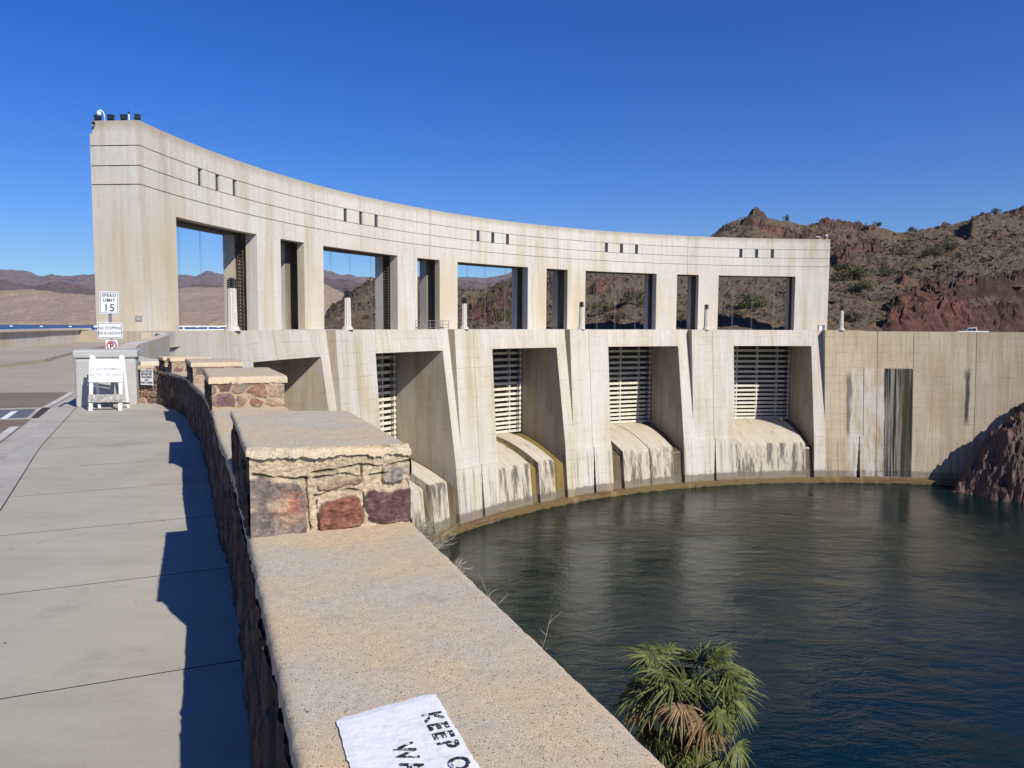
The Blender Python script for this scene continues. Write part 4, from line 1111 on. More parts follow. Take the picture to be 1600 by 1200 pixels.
# far kerb and raised walk by the upstream parapet
UK = [(-20.5, 18.0), (-19.8, 24.0), (-20.09, 30.09), (-21.0, 34.5), (-26.0, 46), (-31.0, 60), (-33.9, 71)]
UP = [(-37, 18), (-32.6, 35), (-31.5, 46.53), (-35.2, 58), (-38.3, 69.6)]
b = MB(); pts = UK + UP[::-1]; b.add([(x, y, 0.03) for x, y in pts] + [(x, y, -0.2) for x, y in pts], [tuple(range(len(pts)))] + [(i, (i + 1) % len(pts), len(pts) + (i + 1) % len(pts), len(pts) + i) for i in range(len(pts))])
tag(b.build('far_sidewalk', M['road']), kind='structure')
# steel plate set flush in the road
def rq(l): return [atz(x, y, -0.115) for x, y in l]
sheet('plate_surround', rq([(-60, 639.5), (84, 635.5), (58, 654.5), (-60, 657.5)]), -0.1185, M['kerb'])
pl = thing('steel_plate', 'dark steel road plate with a white stripe set in the roadway', 'road plate', (*rq([(20, 648)])[0], -0.1145))
c0 = Vector(pl.location)
def ps(name, l, z, mat):
    b = MB(); P = rq(l); b.add([(x - c0.x, y - c0.y, z) for x, y in P] + [(x - c0.x, y - c0.y, z - 0.003) for x, y in P], [(0, 1, 2, 3), (0, 1, 5, 4), (1, 2, 6, 5), (2, 3, 7, 6), (3, 0, 4, 7)]); b.build(name, mat, pl)
ps('plate', [(-50, 642), (56, 639), (42, 652.5), (-50, 655.5)], 0.002, M['plate'])
ps('stripe', [(18, 643), (28, 642.6), (11, 654.6), (0, 655)], 0.006, M['white'])
ps('edge_strip', [(66, 637), (80, 636.6), (60, 653), (48, 653.4)], 0.002, M['plate_dark'])

# concrete parapet leading from the sidewalk end to the dam
def wall_run(name, path, zt, zb, th, mat, parent=None, left=False, uvs=0):
    P = np.array(path, float); s, x, y = resample(P, 0.5); tx, ty = np.gradient(x), np.gradient(y); n_ = np.hypot(tx, ty); nx, ny = ty / n_, -tx / n_
    if left: nx, ny = -nx, -ny
    b = MB(); N = len(s)
    zt_ = [zt(i / (N - 1)) if callable(zt) else zt for i in range(N)]
    for i in range(N - 1):
        q = []
        for j in (i, i + 1): q.append(((x[j], y[j]), (x[j] - nx[j] * th, y[j] - ny[j] * th)))
        (a0, b0), (a1, b1) = q; u0, u1 = s[i] + uvs, s[i + 1] + uvs
        b.quad((*a0, zb), (*a1, zb), (*a1, zt_[i + 1]), (*a0, zt_[i]), ((u0, zb), (u1, zb), (u1, zt_[i + 1]), (u0, zt_[i])))
        b.quad((*b0, zb), (*b1, zb), (*b1, zt_[i + 1]), (*b0, zt_[i]), ((u0, zb), (u1, zb), (u1, zt_[i + 1]), (u0, zt_[i])))
        b.quad((*a0, zt_[i]), (*a1, zt_[i + 1]), (*b1, zt_[i + 1]), (*b0, zt_[i]), ((u0, 1), (u1, 1), (u1, 2), (u0, 2)))
    for i in (0, N - 1):
        a0 = (x[i], y[i]); b0 = (x[i] - nx[i] * th, y[i] - ny[i] * th)
        b.quad((*a0, zb), (*b0, zb), (*b0, zt_[i]), (*a0, zt_[i]), ((0, zb), (th, zb), (th, 1), (0, 1)))
    return b.build(name, mat, parent, merge=0.002)
cp = [(-7.35, 16.4), (-8.6, 17.9), (-10.4, 21.0), (-13.6, 28.0), (-17.6, 38.5), (-21.6, 48.5), (-25.6, 56.5), (-26.42, 60.6)]
cw = thing('concrete_parapet', 'pale concrete parapet running from the stone wall end to the dam', 'wall')
wall_run('parapet_wall', cp, lambda f: 0.86 + 0.14 * f, -9, 0.55, M['super'], cw)
uw = thing('upstream_parapet', 'long low tan concrete parapet with a shadow line, between road and lake', 'wall')
wall_run('parapet_wall', UP[::1], 1.12, -6, 0.35, M['super'], uw, uvs=40)
wall_run('parapet_cap', [(x + 0.24, y + 0.04) for x, y in UP], 1.22, 1.06, 0.75, M['super'], uw, uvs=47)

# ------------------------------------------------------------------ near objects: block, barricade, signs
blk = thing('concrete_block', 'grey concrete block pier standing at the end of the sidewalk behind the white barricade', 'concrete block', (-8.215, 15.60, -0.02), radians(22))
def rbox(name, x0, x1, y0, y1, z0, z1, mat, parent, bev=0.03, seg_=3, M_=None, smooth=False):
    b = MB(); b.box(x0, x1, y0, y1, z0, z1, M=M_); return b.build(name, mat, parent, bevel=bev, bseg=seg_, smooth=smooth)
rbox('body', -0.545, 0.545, -0.45, 0.45, 0, 0.98, M['block'], blk, 0.05)
rbox('cap', -0.575, 0.575, -0.475, 0.475, 0.982, 1.145, M['block'], blk, 0.035)

def bar3(name, w, h, d, mat, parent, loc, rx=0.0, bev=0.004):
    o = rbox(name, -w / 2, w / 2, -d / 2, d / 2, -h / 2, h / 2, mat, parent, bev, 1); o.location = loc; o.rotation_euler.x = rx; return o
bx, by = -7.69, 14.45
bar = thing('barricade', 'white a frame barricade with a restricted area sign in front of the grey block', 'barricade', (bx, by, 0.0), radians(9))
tilt = radians(-9)
for x in (-0.262, 0.262):
    bar3('front_leg', 0.065, 1.06, 0.03, M['white'], bar, (x, 0.082, 0.523), tilt)
    bar3('rear_leg', 0.05, 1.04, 0.03, M['white'], bar, (x, 0.36, 0.515), radians(11))
def fz(z): return 0.082 - (z - 0.523) * -math.tan(radians(9)) * 1.0
sg = bar3('sign_panel', 0.60, 0.41, 0.012, M['white'], bar, (0, fz(0.74) - 0.03, 0.74), tilt, 0.004)
text_mesh('lettering', 'US GOVERNMENT', 0.066, M['fade'], (0, -0.0085, 0.045), (1, 0, 0), (0, 0, 1), sg, 0.0008, 0.0004, 1.05)
text_mesh('lettering', 'RESTRICTED AREA', 0.066, M['fade'], (0, -0.0085, -0.065), (1, 0, 0), (0, 0, 1), sg, 0.0008, 0.0004, 1.02)
bar3('lower_board', 0.60, 0.15, 0.025, M['wood'], bar, (0, fz(0.235) - 0.03, 0.235), tilt)
bar3('cross_bar', 0.6, 0.04, 0.02, M['white'], bar, (0, fz(0.96) - 0.005, 0.96), tilt)
bar3('floor_bar', 0.6, 0.03, 0.02, M['dark'], bar, (0, 0.43, 0.10), 0)

# caution sign on the end of the stone wall
cs = thing('warning_sign', 'small white caution sign with black text on the end of the stone wall', 'sign', (-7.50, 15.74, 0.55), atan2(U[1], U[0]))
rbox('panel', -0.155, 0.155, -0.012, 0.0, -0.16, 0.16, M['signw'], cs, 0.003, 1)
for i, (tx, sz) in enumerate((('CAUTION', 0.07), ('SLIP AND TRIP', 0.058), ('HAZARD', 0.066), ('ON', 0.05), ('WET STEPS', 0.062))):
    text_mesh('lettering', tx, sz, M['black'], (0, -0.0135, 0.118 - i * 0.058), (1, 0, 0), (0, 0, 1), cs, 0.0008, 0.002, 1.0, sx=0.72 if len(tx) > 9 else 0.95)

# sign post by the road
sp = thing('sign_post', 'steel post with speed limit 15, no stopping and no parking signs behind the block', 'signs', (-14.1, 27.0, -0.12), radians(8))
b = MB(); b.box(-0.05, 0.05, -0.0, 0.05, 0, 2.7); b.build('post', M['grey'], sp, bevel=0.006)
def panel(nm, w, h, z, mat=None, x=0.0):
    t = rbox(nm, -w / 2, w / 2, -0.012, 0.0, -h / 2, h / 2, mat or M['signw'], sp, 0.004, 1); t.location = (x, -0.02, z)
    # black border line
    b = MB(); i = 0.025; t_ = 0.016
    b.box(-w / 2 + i, w / 2 - i, -0.0145, -0.0125, h / 2 - i - t_, h / 2 - i); b.box(-w / 2 + i, w / 2 - i, -0.0145, -0.0125, -h / 2 + i, -h / 2 + i + t_)
    b.box(-w / 2 + i, -w / 2 + i + t_, -0.0145, -0.0125, -h / 2 + i + t_, h / 2 - i - t_); b.box(w / 2 - i - t_, w / 2 - i, -0.0145, -0.0125, -h / 2 + i + t_, h / 2 - i - t_)
    b.build('border', M['black'], t); return t
p1 = panel('speed_sign', 0.62, 0.78, 2.43 + 0.06)
for tx, sz, z in (('SPEED', 0.165, 0.25), ('LIMIT', 0.165, 0.08), ('15', 0.36, -0.19)):
    text_mesh('lettering', tx, sz, M['black'], (0, -0.0145, z), (1, 0, 0), (0, 0, 1), p1, 0.001, 0.003, 1.08)
p1.location.y = -0.02; p1.rotation_euler = (0, radians(1.2), 0)
p2 = panel('no_stopping_sign', 0.82, 0.56, 1.46 + 0.06)
for tx, z in (('NO STOPPING', 0.08), ('ON ROADWAY', -0.10)): text_mesh('lettering', tx, 0.145, M['black'], (0, -0.0145, z), (1, 0, 0), (0, 0, 1), p2, 0.001, 0.001, 1.02, sx=0.80)
p3 = rbox('no_parking_sign', -0.2, 0.2, -0.012, 0, -0.2, 0.2, M['signw'], sp, 0.003, 1); p3.location = (0.04, -0.02, 0.99)
b = MB()
for k in range(32):
    a0, a1 = 2 * pi * k / 32, 2 * pi * (k + 1) / 32
    b.add([(r * cos(a), y, r * sin(a)) for y in (-0.0155, -0.013) for a in (a0, a1) for r in (0.13, 0.175)], [(0, 1, 3, 2), (4, 6, 7, 5), (0, 2, 6, 4), (1, 5, 7, 3)])
b.box(-0.145, 0.145, -0.0165, -0.0158, -0.016, 0.016, M=Matrix.Rotation(radians(45), 4, 'Y'))
b.build('prohibition_ring', M['red'], p3)
text_mesh('lettering', 'P', 0.27, M['black'], (0, -0.014, 0), (1, 0, 0), (0, 0, 1), p3, 0.001, 0.008)
bx_ = rbox('small_plate', -0.13, 0.13, 0.06, 0.075, -0.07, 0.07, M['sand'], sp, 0.003, 1); bx_.location = (0.21, 0, 1.87)

# ------------------------------------------------------------------ river bank below the wall
bp = [(14.0, -60), (7.0, -20)] + [(x, y) for x, y in zip(WX[::40] + NX[::40] * THICK, WY[::40] + NY[::40] * THICK)] + cp[0:6] + [(-25.2, 58)]
s, x, y = resample(bp, 0.8); tx, ty = np.gradient(x), np.gradient(y); n_ = np.hypot(tx, ty); nx, ny = ty / n_, -tx / n_
w = 6; kk = np.ones(2 * w + 1) / (2 * w + 1)
nx2 = np.convolve(np.pad(nx, w, 'edge'), kk, 'valid'); ny2 = np.convolve(np.pad(ny, w, 'edge'), kk, 'valid')
off = np.r_[0, 0.15, np.linspace(0.5, 30, 60)]
Sg, Og = np.meshgrid(s, off, indexing='ij')
Xb = x[:, None] + nx2[:, None] * Og; Yb = y[:, None] + ny2[:, None] * Og
far = np.clip((Yb - 16) / 10, 0, 1)
slope = 1.30 + 0.5 * far
Zb = -0.35 - slope * Og + 1.1 * fbm(Xb * 0.25, Yb * 0.25, 5, 77) * np.clip(Og / 4, 0, 1) - 0.4 * np.clip(Og / 1.0, 0, 1)
Zb = Zb - 3.5 * np.clip((Yb - 17.5) / 4, 0, 1)
Zb = Zb + 2.9 * np.exp(-((Xb + 2.3) ** 2 + (Yb - 16.6) ** 2) / 5.0)
tag(grid_obj('river_bank', Xb, Yb, Zb, M['bank'], flip=True), kind='structure')

# right-hand crag at the water
gx, gy = np.meshgrid(np.linspace(76, 170, 420), np.linspace(70, 157, 380), indexing='ij')
# signed distance from the waterline (84,147)->(91.5,137)->(120,95)->(160,40)
def sdl(px_, py_, P):
    best = np.full(px_.shape, 1e9); sg_ = np.zeros(px_.shape)
    for (ax, ay), (bx2, by2) in zip(P[:-1], P[1:]):
        dx, dy = bx2 - ax, by2 - ay; t = np.clip(((px_ - ax) * dx + (py_ - ay) * dy) / (dx * dx + dy * dy), 0, 1)
        d = np.hypot(px_ - ax - t * dx, py_ - ay - t * dy); cr = np.sign(dx * (py_ - ay) - dy * (px_ - ax))
        sg_ = np.where(d < best, cr, sg_); best = np.minimum(best, d)
    return best * sg_
sd = sdl(gx, gy, [(93, 165), (86.5, 153), (83.2, 144.5), (88, 136), (106, 114), (150, 40)])
sd = sd + 2.2 * fbm(gx * 0.12, gy * 0.12, 4, 300)
Zc = ZW + np.clip(sd, -8, 6.5) * 1.7 + np.clip(sd - 6.5, 0, 60) * 0.9 - np.clip(gy - 145, 0, 20) * 0.8
Zc = np.where(Zc > 0, Zc * 0.55, Zc)
amp = np.clip((sd + 2) / 4, 0, 1)
Zc = Zc + amp * (1.9 * fbm(gx * 0.16, gy * 0.16, 4, 301, 0.55, True) + 0.85 * fbm(gx * 0.6, gy * 0.6, 4, 305, 0.6, True) + 0.35 * fbm(gx * 1.9, gy * 1.9, 2, 309, 0.6, True)) - 0.9
vb1, vc1 = voro(gx * 0.42 + 0.6 * fbm(gx * .4, gy * .4, 3, 71), gy * 0.42, 320, 1.0); vb2, vc2 = voro(gx * 1.1, gy * 1.1, 321, 1.0)
Zc = Zc + amp * (2.4 * (vc1 - .5) * np.clip(vb1 / .2, 0, 1) + 0.9 * (vc2 - .5) * np.clip(vb2 / .2, 0, 1))
Xc = gx + 0.6 * fbm(gx * 0.7, gy * 0.7, 3, 310); Yc = gy + 0.6 * fbm(gx * 0.7 + 5, gy * 0.7, 3, 311)
tag(grid_obj('rocky_bank', Xc, Yc, Zc, M['crag'], smooth=False), kind='structure')

# ------------------------------------------------------------------ hills (polar height fields round the survey point)
def polar(name, pxs, rows, mat, npx, r_list, nr, amp, fq, seed, ridged=True, base=-30, smooth=True, crag=False):
    """rows: {px: [screen height at each r]}  -> real heights at those distances"""
    keys = sorted(rows); px_ = np.linspace(pxs[0], pxs[1], npx); tan = (px_ - 800) / FPX
    rr = []
    for a, b_ in zip(r_list[:-1], r_list[1:]): rr += list(np.linspace(a, b_, nr, endpoint=False))
    rr.append(r_list[-1]); rr = np.array(rr)
    H = np.zeros((npx, len(r_list)))
    for j, r in enumerate(r_list):
        yy = np.interp(px_, keys, [rows[k][j] for k in keys])
        hor = 505 + (px_ - 140) * 6.3 / 1160
        H[:, j] = EYE + (hor - yy) / FPX * r / 1.0
    Z = np.array([np.interp(rr, r_list, H[i]) for i in range(npx)])
    T, Rg = np.meshgrid(tan, rr, indexing='ij')
    X = T * Rg; Y = Rg.copy()
    nfx = fbm(X * fq, Y * fq, 6, seed, 0.55, ridged) ; nf2 = fbm(X * fq * 5, Y * fq * 5, 4, seed + 9, 0.6, ridged)
    a = amp[0] if not callable(amp[0]) else amp[0](T, Rg)
    nf3 = fbm(X * fq * 17, Y * fq * 17, 3, seed + 30, 0.6, ridged)
    Z = Z + (a * nfx + amp[1] * nf2 + amp[1] * 0.38 * nf3) * (np.clip((Rg - 168.5) / 9, 0, 1) if crag else 1)
    at = None
    if crag:
        px2 = T * FPX + 800
        mk_ = 0.62 * fbm(X * 0.030 + 3, Y * 0.030, 5, 911, 0.6)
        top_ = np.exp(-((Rg - 400) / 22) ** 2) * 0.10
        for (cx_, cr_, sx_, sr_, am_) in ((1168, 400, 42, 26, .45), (1356, 335, 20, 16, .6), (1460, 395, 34, 18, .5), (1530, 372, 24, 26, .5), (1620, 380, 60, 30, .4), (1545, 322, 26, 9, .45), (1312, 300, 14, 12, .4),
                                          (575, 320, 30, 40, .5), (760, 250, 40, 30, .3), (840, 260, 40, 30, .35), (930, 245, 20, 12, .3), (1240, 196, 30, 8, .3)):
            top_ = np.maximum(top_, am_ * np.exp(-((px2 - cx_) / sx_) ** 2 - ((Rg - cr_) / sr_) ** 2))
        Z = Z + 7.0 * np.clip((px2 - 1500) / 8, 0, 1) * np.clip((1600 - px2) / 90, 0, 1) * np.exp(-((Rg - 358) / 22) ** 2)
        cut = np.clip((px2 - 1360) / 60, 0, 1) * (0.60 * np.exp(-((Rg - 207) / 7) ** 2) + 0.5 * np.exp(-((Rg - 179) / 4) ** 2))
        oc = np.clip((mk_ + top_ + cut - 0.24) / 0.14, 0, 1); oc = oc * oc * (3 - 2 * oc)
        blk_, cid_ = voro(X * 0.22 + 0.8 * fbm(X * 0.2, Y * 0.2, 3, 5), Y * 0.22, 920, 1.0); blk2, cid2 = voro(X * 0.55, Y * 0.55, 921, 1.0)
        Z = Z + oc * (0.8 + 2.1 * cid_ * np.clip(blk_ / 0.25, 0, 1) + 0.8 * cid2 * np.clip(blk2 / 0.25, 0, 1) + 1.1 * fbm(X * 0.12, Y * 0.12, 5, 930, 0.65, True)) * np.clip((Rg - 172) / 10, 0, 1)
        gul = fbm(X * 0.035 + 9, Y * 0.012, 4, 940, 0.5, True); Z = Z - 2.2 * np.clip(gul - 0.25, 0, 1) * (1 - oc)
        at = {'crag': oc}
    return grid_obj(name, X, Y, Z, mat, smooth=smooth, attrs=at), (X, Y, Z)
# r rows for the near red hill                 164   172   176   181   200   230   280   340   400   480
RL = [168, 171, 176, 181, 198, 204, 235, 285, 340, 400, 470]
rows = {
 470: [575, 515, 515, 515, 515, 515, 514, 512, 511, 510, 509],
 500: [575, 515, 515, 514, 514, 513, 511, 508, 507, 507, 507],
 525: [575, 515, 515, 513, 510, 508, 500, 490, 482, 480, 490],
 562: [575, 515, 515, 512, 508, 504, 495, 478, 462, 455, 470],
 590: [575, 515, 515, 512, 508, 504, 492, 470, 448, 441, 460],
 660: [575, 515, 515, 512, 508, 503, 490, 468, 450, 445, 460],
 715: [575, 515, 515, 512, 508, 503, 492, 474, 462, 458, 470],
 745: [575, 515, 515, 512, 508, 502, 492, 476, 468, 466, 472],
 800: [575, 515, 515, 512, 506, 500, 484, 464, 450, 444, 460],
 900: [575, 515, 515, 511, 504, 497, 476, 446, 422, 408, 425],
 1000: [530, 515, 515, 510, 502, 494, 470, 436, 405, 386, 400],
 1100: [530, 515, 515, 510, 500, 492, 468, 432, 400, 374, 385],
 1125: [530, 515, 515, 510, 500, 492, 466, 430, 388, 353, 372],
 1170: [530, 516, 516, 510, 500, 492, 466, 428, 378, 339, 366],
 1215: [530, 516, 516, 510, 500, 491, 466, 430, 390, 353, 372],
 1146: [530, 515, 515, 510, 500, 492, 466, 430, 386, 347, 366],
 1153: [530, 515, 515, 510, 500, 492, 466, 428, 382, 347, 368],
 1190: [530, 516, 516, 510, 500, 491, 466, 428, 382, 345, 370],
 1250: [530, 516, 516, 510, 500, 491, 466, 430, 392, 359, 378],
 1357: [530, 516, 516, 506, 496, 486, 462, 426, 392, 360, 375],
 1300: [530, 516, 516, 510, 500, 490, 466, 430, 394, 362, 380],
 1350: [530, 516, 516, 506, 496, 486, 462, 426, 392, 360, 375],
 1400: [530, 517, 517, 500, 490, 476, 458, 424, 394, 370, 385],
 1530: [530, 518, 518, 488, 483, 455, 438, 402, 370, 345, 364],
 1600: [530, 519, 519, 486, 483, 450, 430, 392, 360, 339, 359],
 1800: [530, 519, 519, 480, 476, 440, 420, 380, 350, 332, 354],
 2600: [530, 519, 519, 476, 470, 440, 420, 380, 350, 329, 354]}
def hamp(T, Rg): return np.interp(Rg, [170, 178, 200, 300, 400, 470], [0.6, 1.5, 3.2, 5.0, 2.6, 4]) * np.clip((T * 1200 + 800 - 500) / 60, 0.05, 1)
hill, (HX, HY, HZ) = polar('red_hills', (470, 2300), rows, M['hill'], 1250, RL, 34, (hamp, 1.5), 0.018, 500, smooth=False, crag=True)
tag(hill, kind='structure')
# far side of the hills down to the lake is left to the same sheet; crest land strip behind the right wall
tg = np.array([(x, y) for x, y in [(60, 160)]])
sheet('crest_land', [DP(t, -3.5, 0)[:2] for t in range(90, 59, -3)] + [(150, 130), (300, 130), (420, 190), (420, 260), (80, 200)], -0.3, M['hill'])

rows_t = {-900: [560, 507, 484, 460, 470], -400: [560, 508, 480, 460, 470], 0: [560, 508, 484, 458, 468], 60: [560, 508, 482, 457, 468], 140: [560, 508, 484, 462, 470], 280: [560, 508, 482, 452, 468], 350: [560, 508, 482, 452, 468], 505: [560, 509, 470, 447, 465], 570: [560, 510, 492, 480, 490], 700: [560, 511, 480, 462, 480], 1200: [560, 512, 490, 470, 480], 2200: [560, 515, 490, 470, 480]}
o, _ = polar('tan_hills', (-700, 2300), rows_t, M['tanhill'], 700, [2350, 2500, 3000, 3700, 4300], 40, (22, 7), 0.0016, 600); tag(o, kind='structure')
rows_m = {-400: [500, 440, 470], -100: [500, 450, 470], 0: [500, 446, 475], 30: [500, 449, 475], 60: [500, 452, 475], 90: [500, 443, 470], 120: [500, 446, 470], 145: [500, 454, 470], 280: [505, 452, 470], 340: [500, 456, 470], 505: [505, 446, 470], 580: [500, 452, 470], 715: [505, 443, 470], 760: [500, 452, 470], 800: [500, 441, 470], 1500: [500, 450, 470], 2200: [500, 450, 480]}
o, _ = polar('dark_range', (-700, 2300), rows_m, M['midmount'], 900, [4300, 5600, 6500], 60, (60, 22), 0.0011, 700); tag(o, kind='structure')
rows_f = {-400: [480, 425, 470], -60: [480, 422, 470], 0: [480, 428, 475], 30: [480, 430, 475], 70: [480, 436, 475], 100: [480, 433, 470], 140: [480, 435, 470], 275: [485, 431, 470], 310: [480, 433, 470], 326: [480, 426, 470], 350: [480, 432, 470], 505: [485, 430, 470], 530: [480, 437, 470], 590: [480, 438, 470], 715: [485, 437, 470], 760: [480, 441, 470], 800: [480, 434, 470], 1500: [480, 440, 470], 2200: [480, 440, 480]}
o, _ = polar('far_range', (-700, 2300), rows_f, M['farmount'], 1000, [7000, 9000, 10500], 60, (70, 26), 0.0008, 800); tag(o, kind='structure')

def hill_z(px, r):
    i = int(round((px - 470) / (2300 - 470) * (HX.shape[0] - 1))); i = max(0, min(HX.shape[0] - 1, i))
    j = int(np.argmin(np.abs(HY[i] - r))); return HX[i, j], HY[i, j], HZ[i, j]

# ------------------------------------------------------------------ vegetation
def shrub_mesh(name, w, h, n, mat, seed, parent=None, leaf=0.16):
    rg = random.Random(seed); b = MB()
    lobes = [(rg.uniform(-0.32, 0.32) * w, rg.uniform(-0.32, 0.32) * w, rg.uniform(0.22, 0.78) * h, rg.uniform(0.22, 0.4)) for _ in range(9)]
    for i in range(n):
        lx, ly, lz, lr = rg.choice(lobes)
        d = Vector((rg.gauss(0, 1), rg.gauss(0, 1), rg.gauss(0, 1))).normalized() * (rg.random() ** 0.45)
        c = Vector((lx + d.x * lr * w * 0.75, ly + d.y * lr * w * 0.75, max(0.03 * h, lz + d.z * lr * h * 0.9)))
        a = Vector((rg.gauss(0, 1), rg.gauss(0, 1), rg.gauss(0, 1))).normalized(); e = a.cross(Vector((rg.gauss(0, 1), rg.gauss(0, 1), 1))).normalized()
        s_ = leaf * rg.uniform(0.5, 1.3)
        b.add([c - a * s_, c + e * s_ * 0.6, c + a * s_, c - e * s_ * 0.5], [(0, 1, 2, 3)])
    return b.build(name, mat, parent, recalc=False)
def stems(name, w, h, seed, parent, mat, n=7, r=0.05):
    rg = random.Random(seed); b = MB()
    for k in range(n):
        a = rg.uniform(0, 2 * pi); l = rg.uniform(0.2, 0.42) * w
        b.tube([(0, 0, -0.2), (cos(a) * l * 0.4, sin(a) * l * 0.4, h * 0.35), (cos(a) * l, sin(a) * l, h * rg.uniform(0.6, 0.85))], [r, r * 0.7, r * 0.25], 5)
    return b.build(name, mat, parent)
def shrub(px, r, w, h, kind, label, seed):
    x, y, z = hill_z(px, r)
    t = thing('desert_shrub', label, 'shrub', (x, y, z - 0.25), 0, 'shrubs on the red hillside')
    shrub_mesh('foliage', w, h, int(700 + 60 * w * h), M['scrub'] if kind else M['scrub_dark'], seed, t, 0.11 + 0.012 * w)
    stems('stems', w, h, seed + 1, t, M['twig'], 7, 0.07)
shr = [(1322, 262, 13, 6.5, 1, 'largest green shrub on the hillside just right of the gate structure'),
       (1342, 240, 9, 4.0, 1, 'wide green shrub touching the lower right of the largest shrub'),
       (1375, 270, 7, 4.5, 0, 'olive shrub right of the largest shrub, on the pale slope'),
       (1447, 285, 10, 6.0, 1, 'broad bright green shrub in the gully below the right hilltop'),
       (1478, 292, 8, 4.6, 1, 'green shrub at the right end of the gully, below the dark crevice'),
       (1404, 300, 7, 3.0, 0, 'brownish shrub above the gully near the saddle'),
       (1488, 196, 5.5, 3.2, 0, 'dark shrub on the shelf between the two red rock cuts'),
       (1462, 196, 4.5, 2.6, 0, 'low dark shrub left of the shelf shrub by the rock cuts'),
       (1332, 186, 5, 2.8, 0, 'brown shrub low behind the lamp post right of the gate structure'),
       (1222, 404, 3.5, 4.2, 1, 'small upright tree on the skyline right of the peak'),
       (1363, 396, 4.5, 4.0, 1, 'feathery shrub on the skyline over the low saddle'),
       (1416, 398, 4.5, 3.6, 1, 'small shrub on the skyline left of the rising right hill'),
       (1545, 398, 5.0, 3.2, 0, 'small shrub on the skyline of the highest right hill'),
       (940, 205, 6.5, 3.6, 1, 'olive shrub seen at the left of the fourth big window'),
       (992, 208, 7.5, 4.6, 1, 'light green shrub seen at the right of the fourth big window'),
       (788, 214, 6.0, 4.2, 1, 'green shrub seen through the right of the third big window'),
       (1172, 215, 11, 4.0, 1, 'wide green shrub seen in the middle of the fifth big window'),
       (1190, 262, 5, 3.0, 0, 'dark shrub near the top of the fifth big window'),
       (1148, 190, 4.5, 2.4, 0, 'low brown shrub at the left foot of the fifth big window'),
       (962, 190, 5, 2.6, 0, 'low dark shrub at the foot of the fourth big window')]
for i, (px, r, w_, h_, kd, lb) in enumerate(shr): shrub(px, r, w_, h_, kd, lb, 1000 + i * 3)
# low scrub nobody could count
rg = random.Random(5); b = MB(); cnt = 0
while cnt < 3800:
    px = rg.uniform(520, 1750); r = rg.uniform(182, 395); x, y, z = hill_z(px, r)
    if vnoise(np.array([x * 0.03]), np.array([y * 0.03]), 44)[0] < rg.uniform(-0.7, 0.5): continue
    cnt += 1; w_ = rg.uniform(0.35, 1.0) * (1 + (r - 180) / 300)
    x += rg.uniform(-2, 2)
    for _ in range(7):
        c = Vector((x + rg.gauss(0, 0.4) * w_, y + rg.gauss(0, 0.4) * w_, z + rg.uniform(0.0, 0.8) * w_))
        a = Vector((rg.gauss(0, 1), rg.gauss(0, 1), rg.gauss(0, 1))).normalized() * w_ * 0.36; e = a.cross(Vector((rg.gauss(0, 1), 0.3, 1))).normalized() * w_ * 0.26
        b.add([c - a, c + e, c + a, c - e], [(0, 1, 2, 3)])
tag(b.build('scrub', M['scrub_dark'], recalc=False), 'low dry scrub scattered over the red hillside', 'scrub', kind='stuff')
# loose rocks on the slopes
b = MB(); cnt = 0
while cnt < 2600:
    px = rg.uniform(520, 1750); r = rg.uniform(180, 330) if rg.random() < 0.75 else rg.uniform(330, 400); x, y, z = hill_z(px, r); cnt += 1
    s_ = rg.uniform(0.2, 0.75) * (1 if rg.random() < 0.93 else 2.2); x += rg.uniform(-2, 2)
    P = [Vector((x, y, z)) + Vector((rg.uniform(-1, 1), rg.uniform(-1, 1), 0)) * 0.1 + Vector(q) * s_ * rg.uniform(0.6, 1.2) for q in ((1, 0, 0), (0, 1, 0), (-1, 0, 0), (0, -1, 0), (0.2, 0.1, 0.9), (0, 0, -1))]
    b.add(P, [(0, 1, 4), (1, 2, 4), (2, 3, 4), (3, 0, 4), (1, 0, 5), (2, 1, 5), (3, 2, 5), (0, 3, 5)])
tag(b.build('loose_rocks', M['hill'], recalc=False), 'loose red rocks scattered on the hillside', 'rocks', kind='stuff')

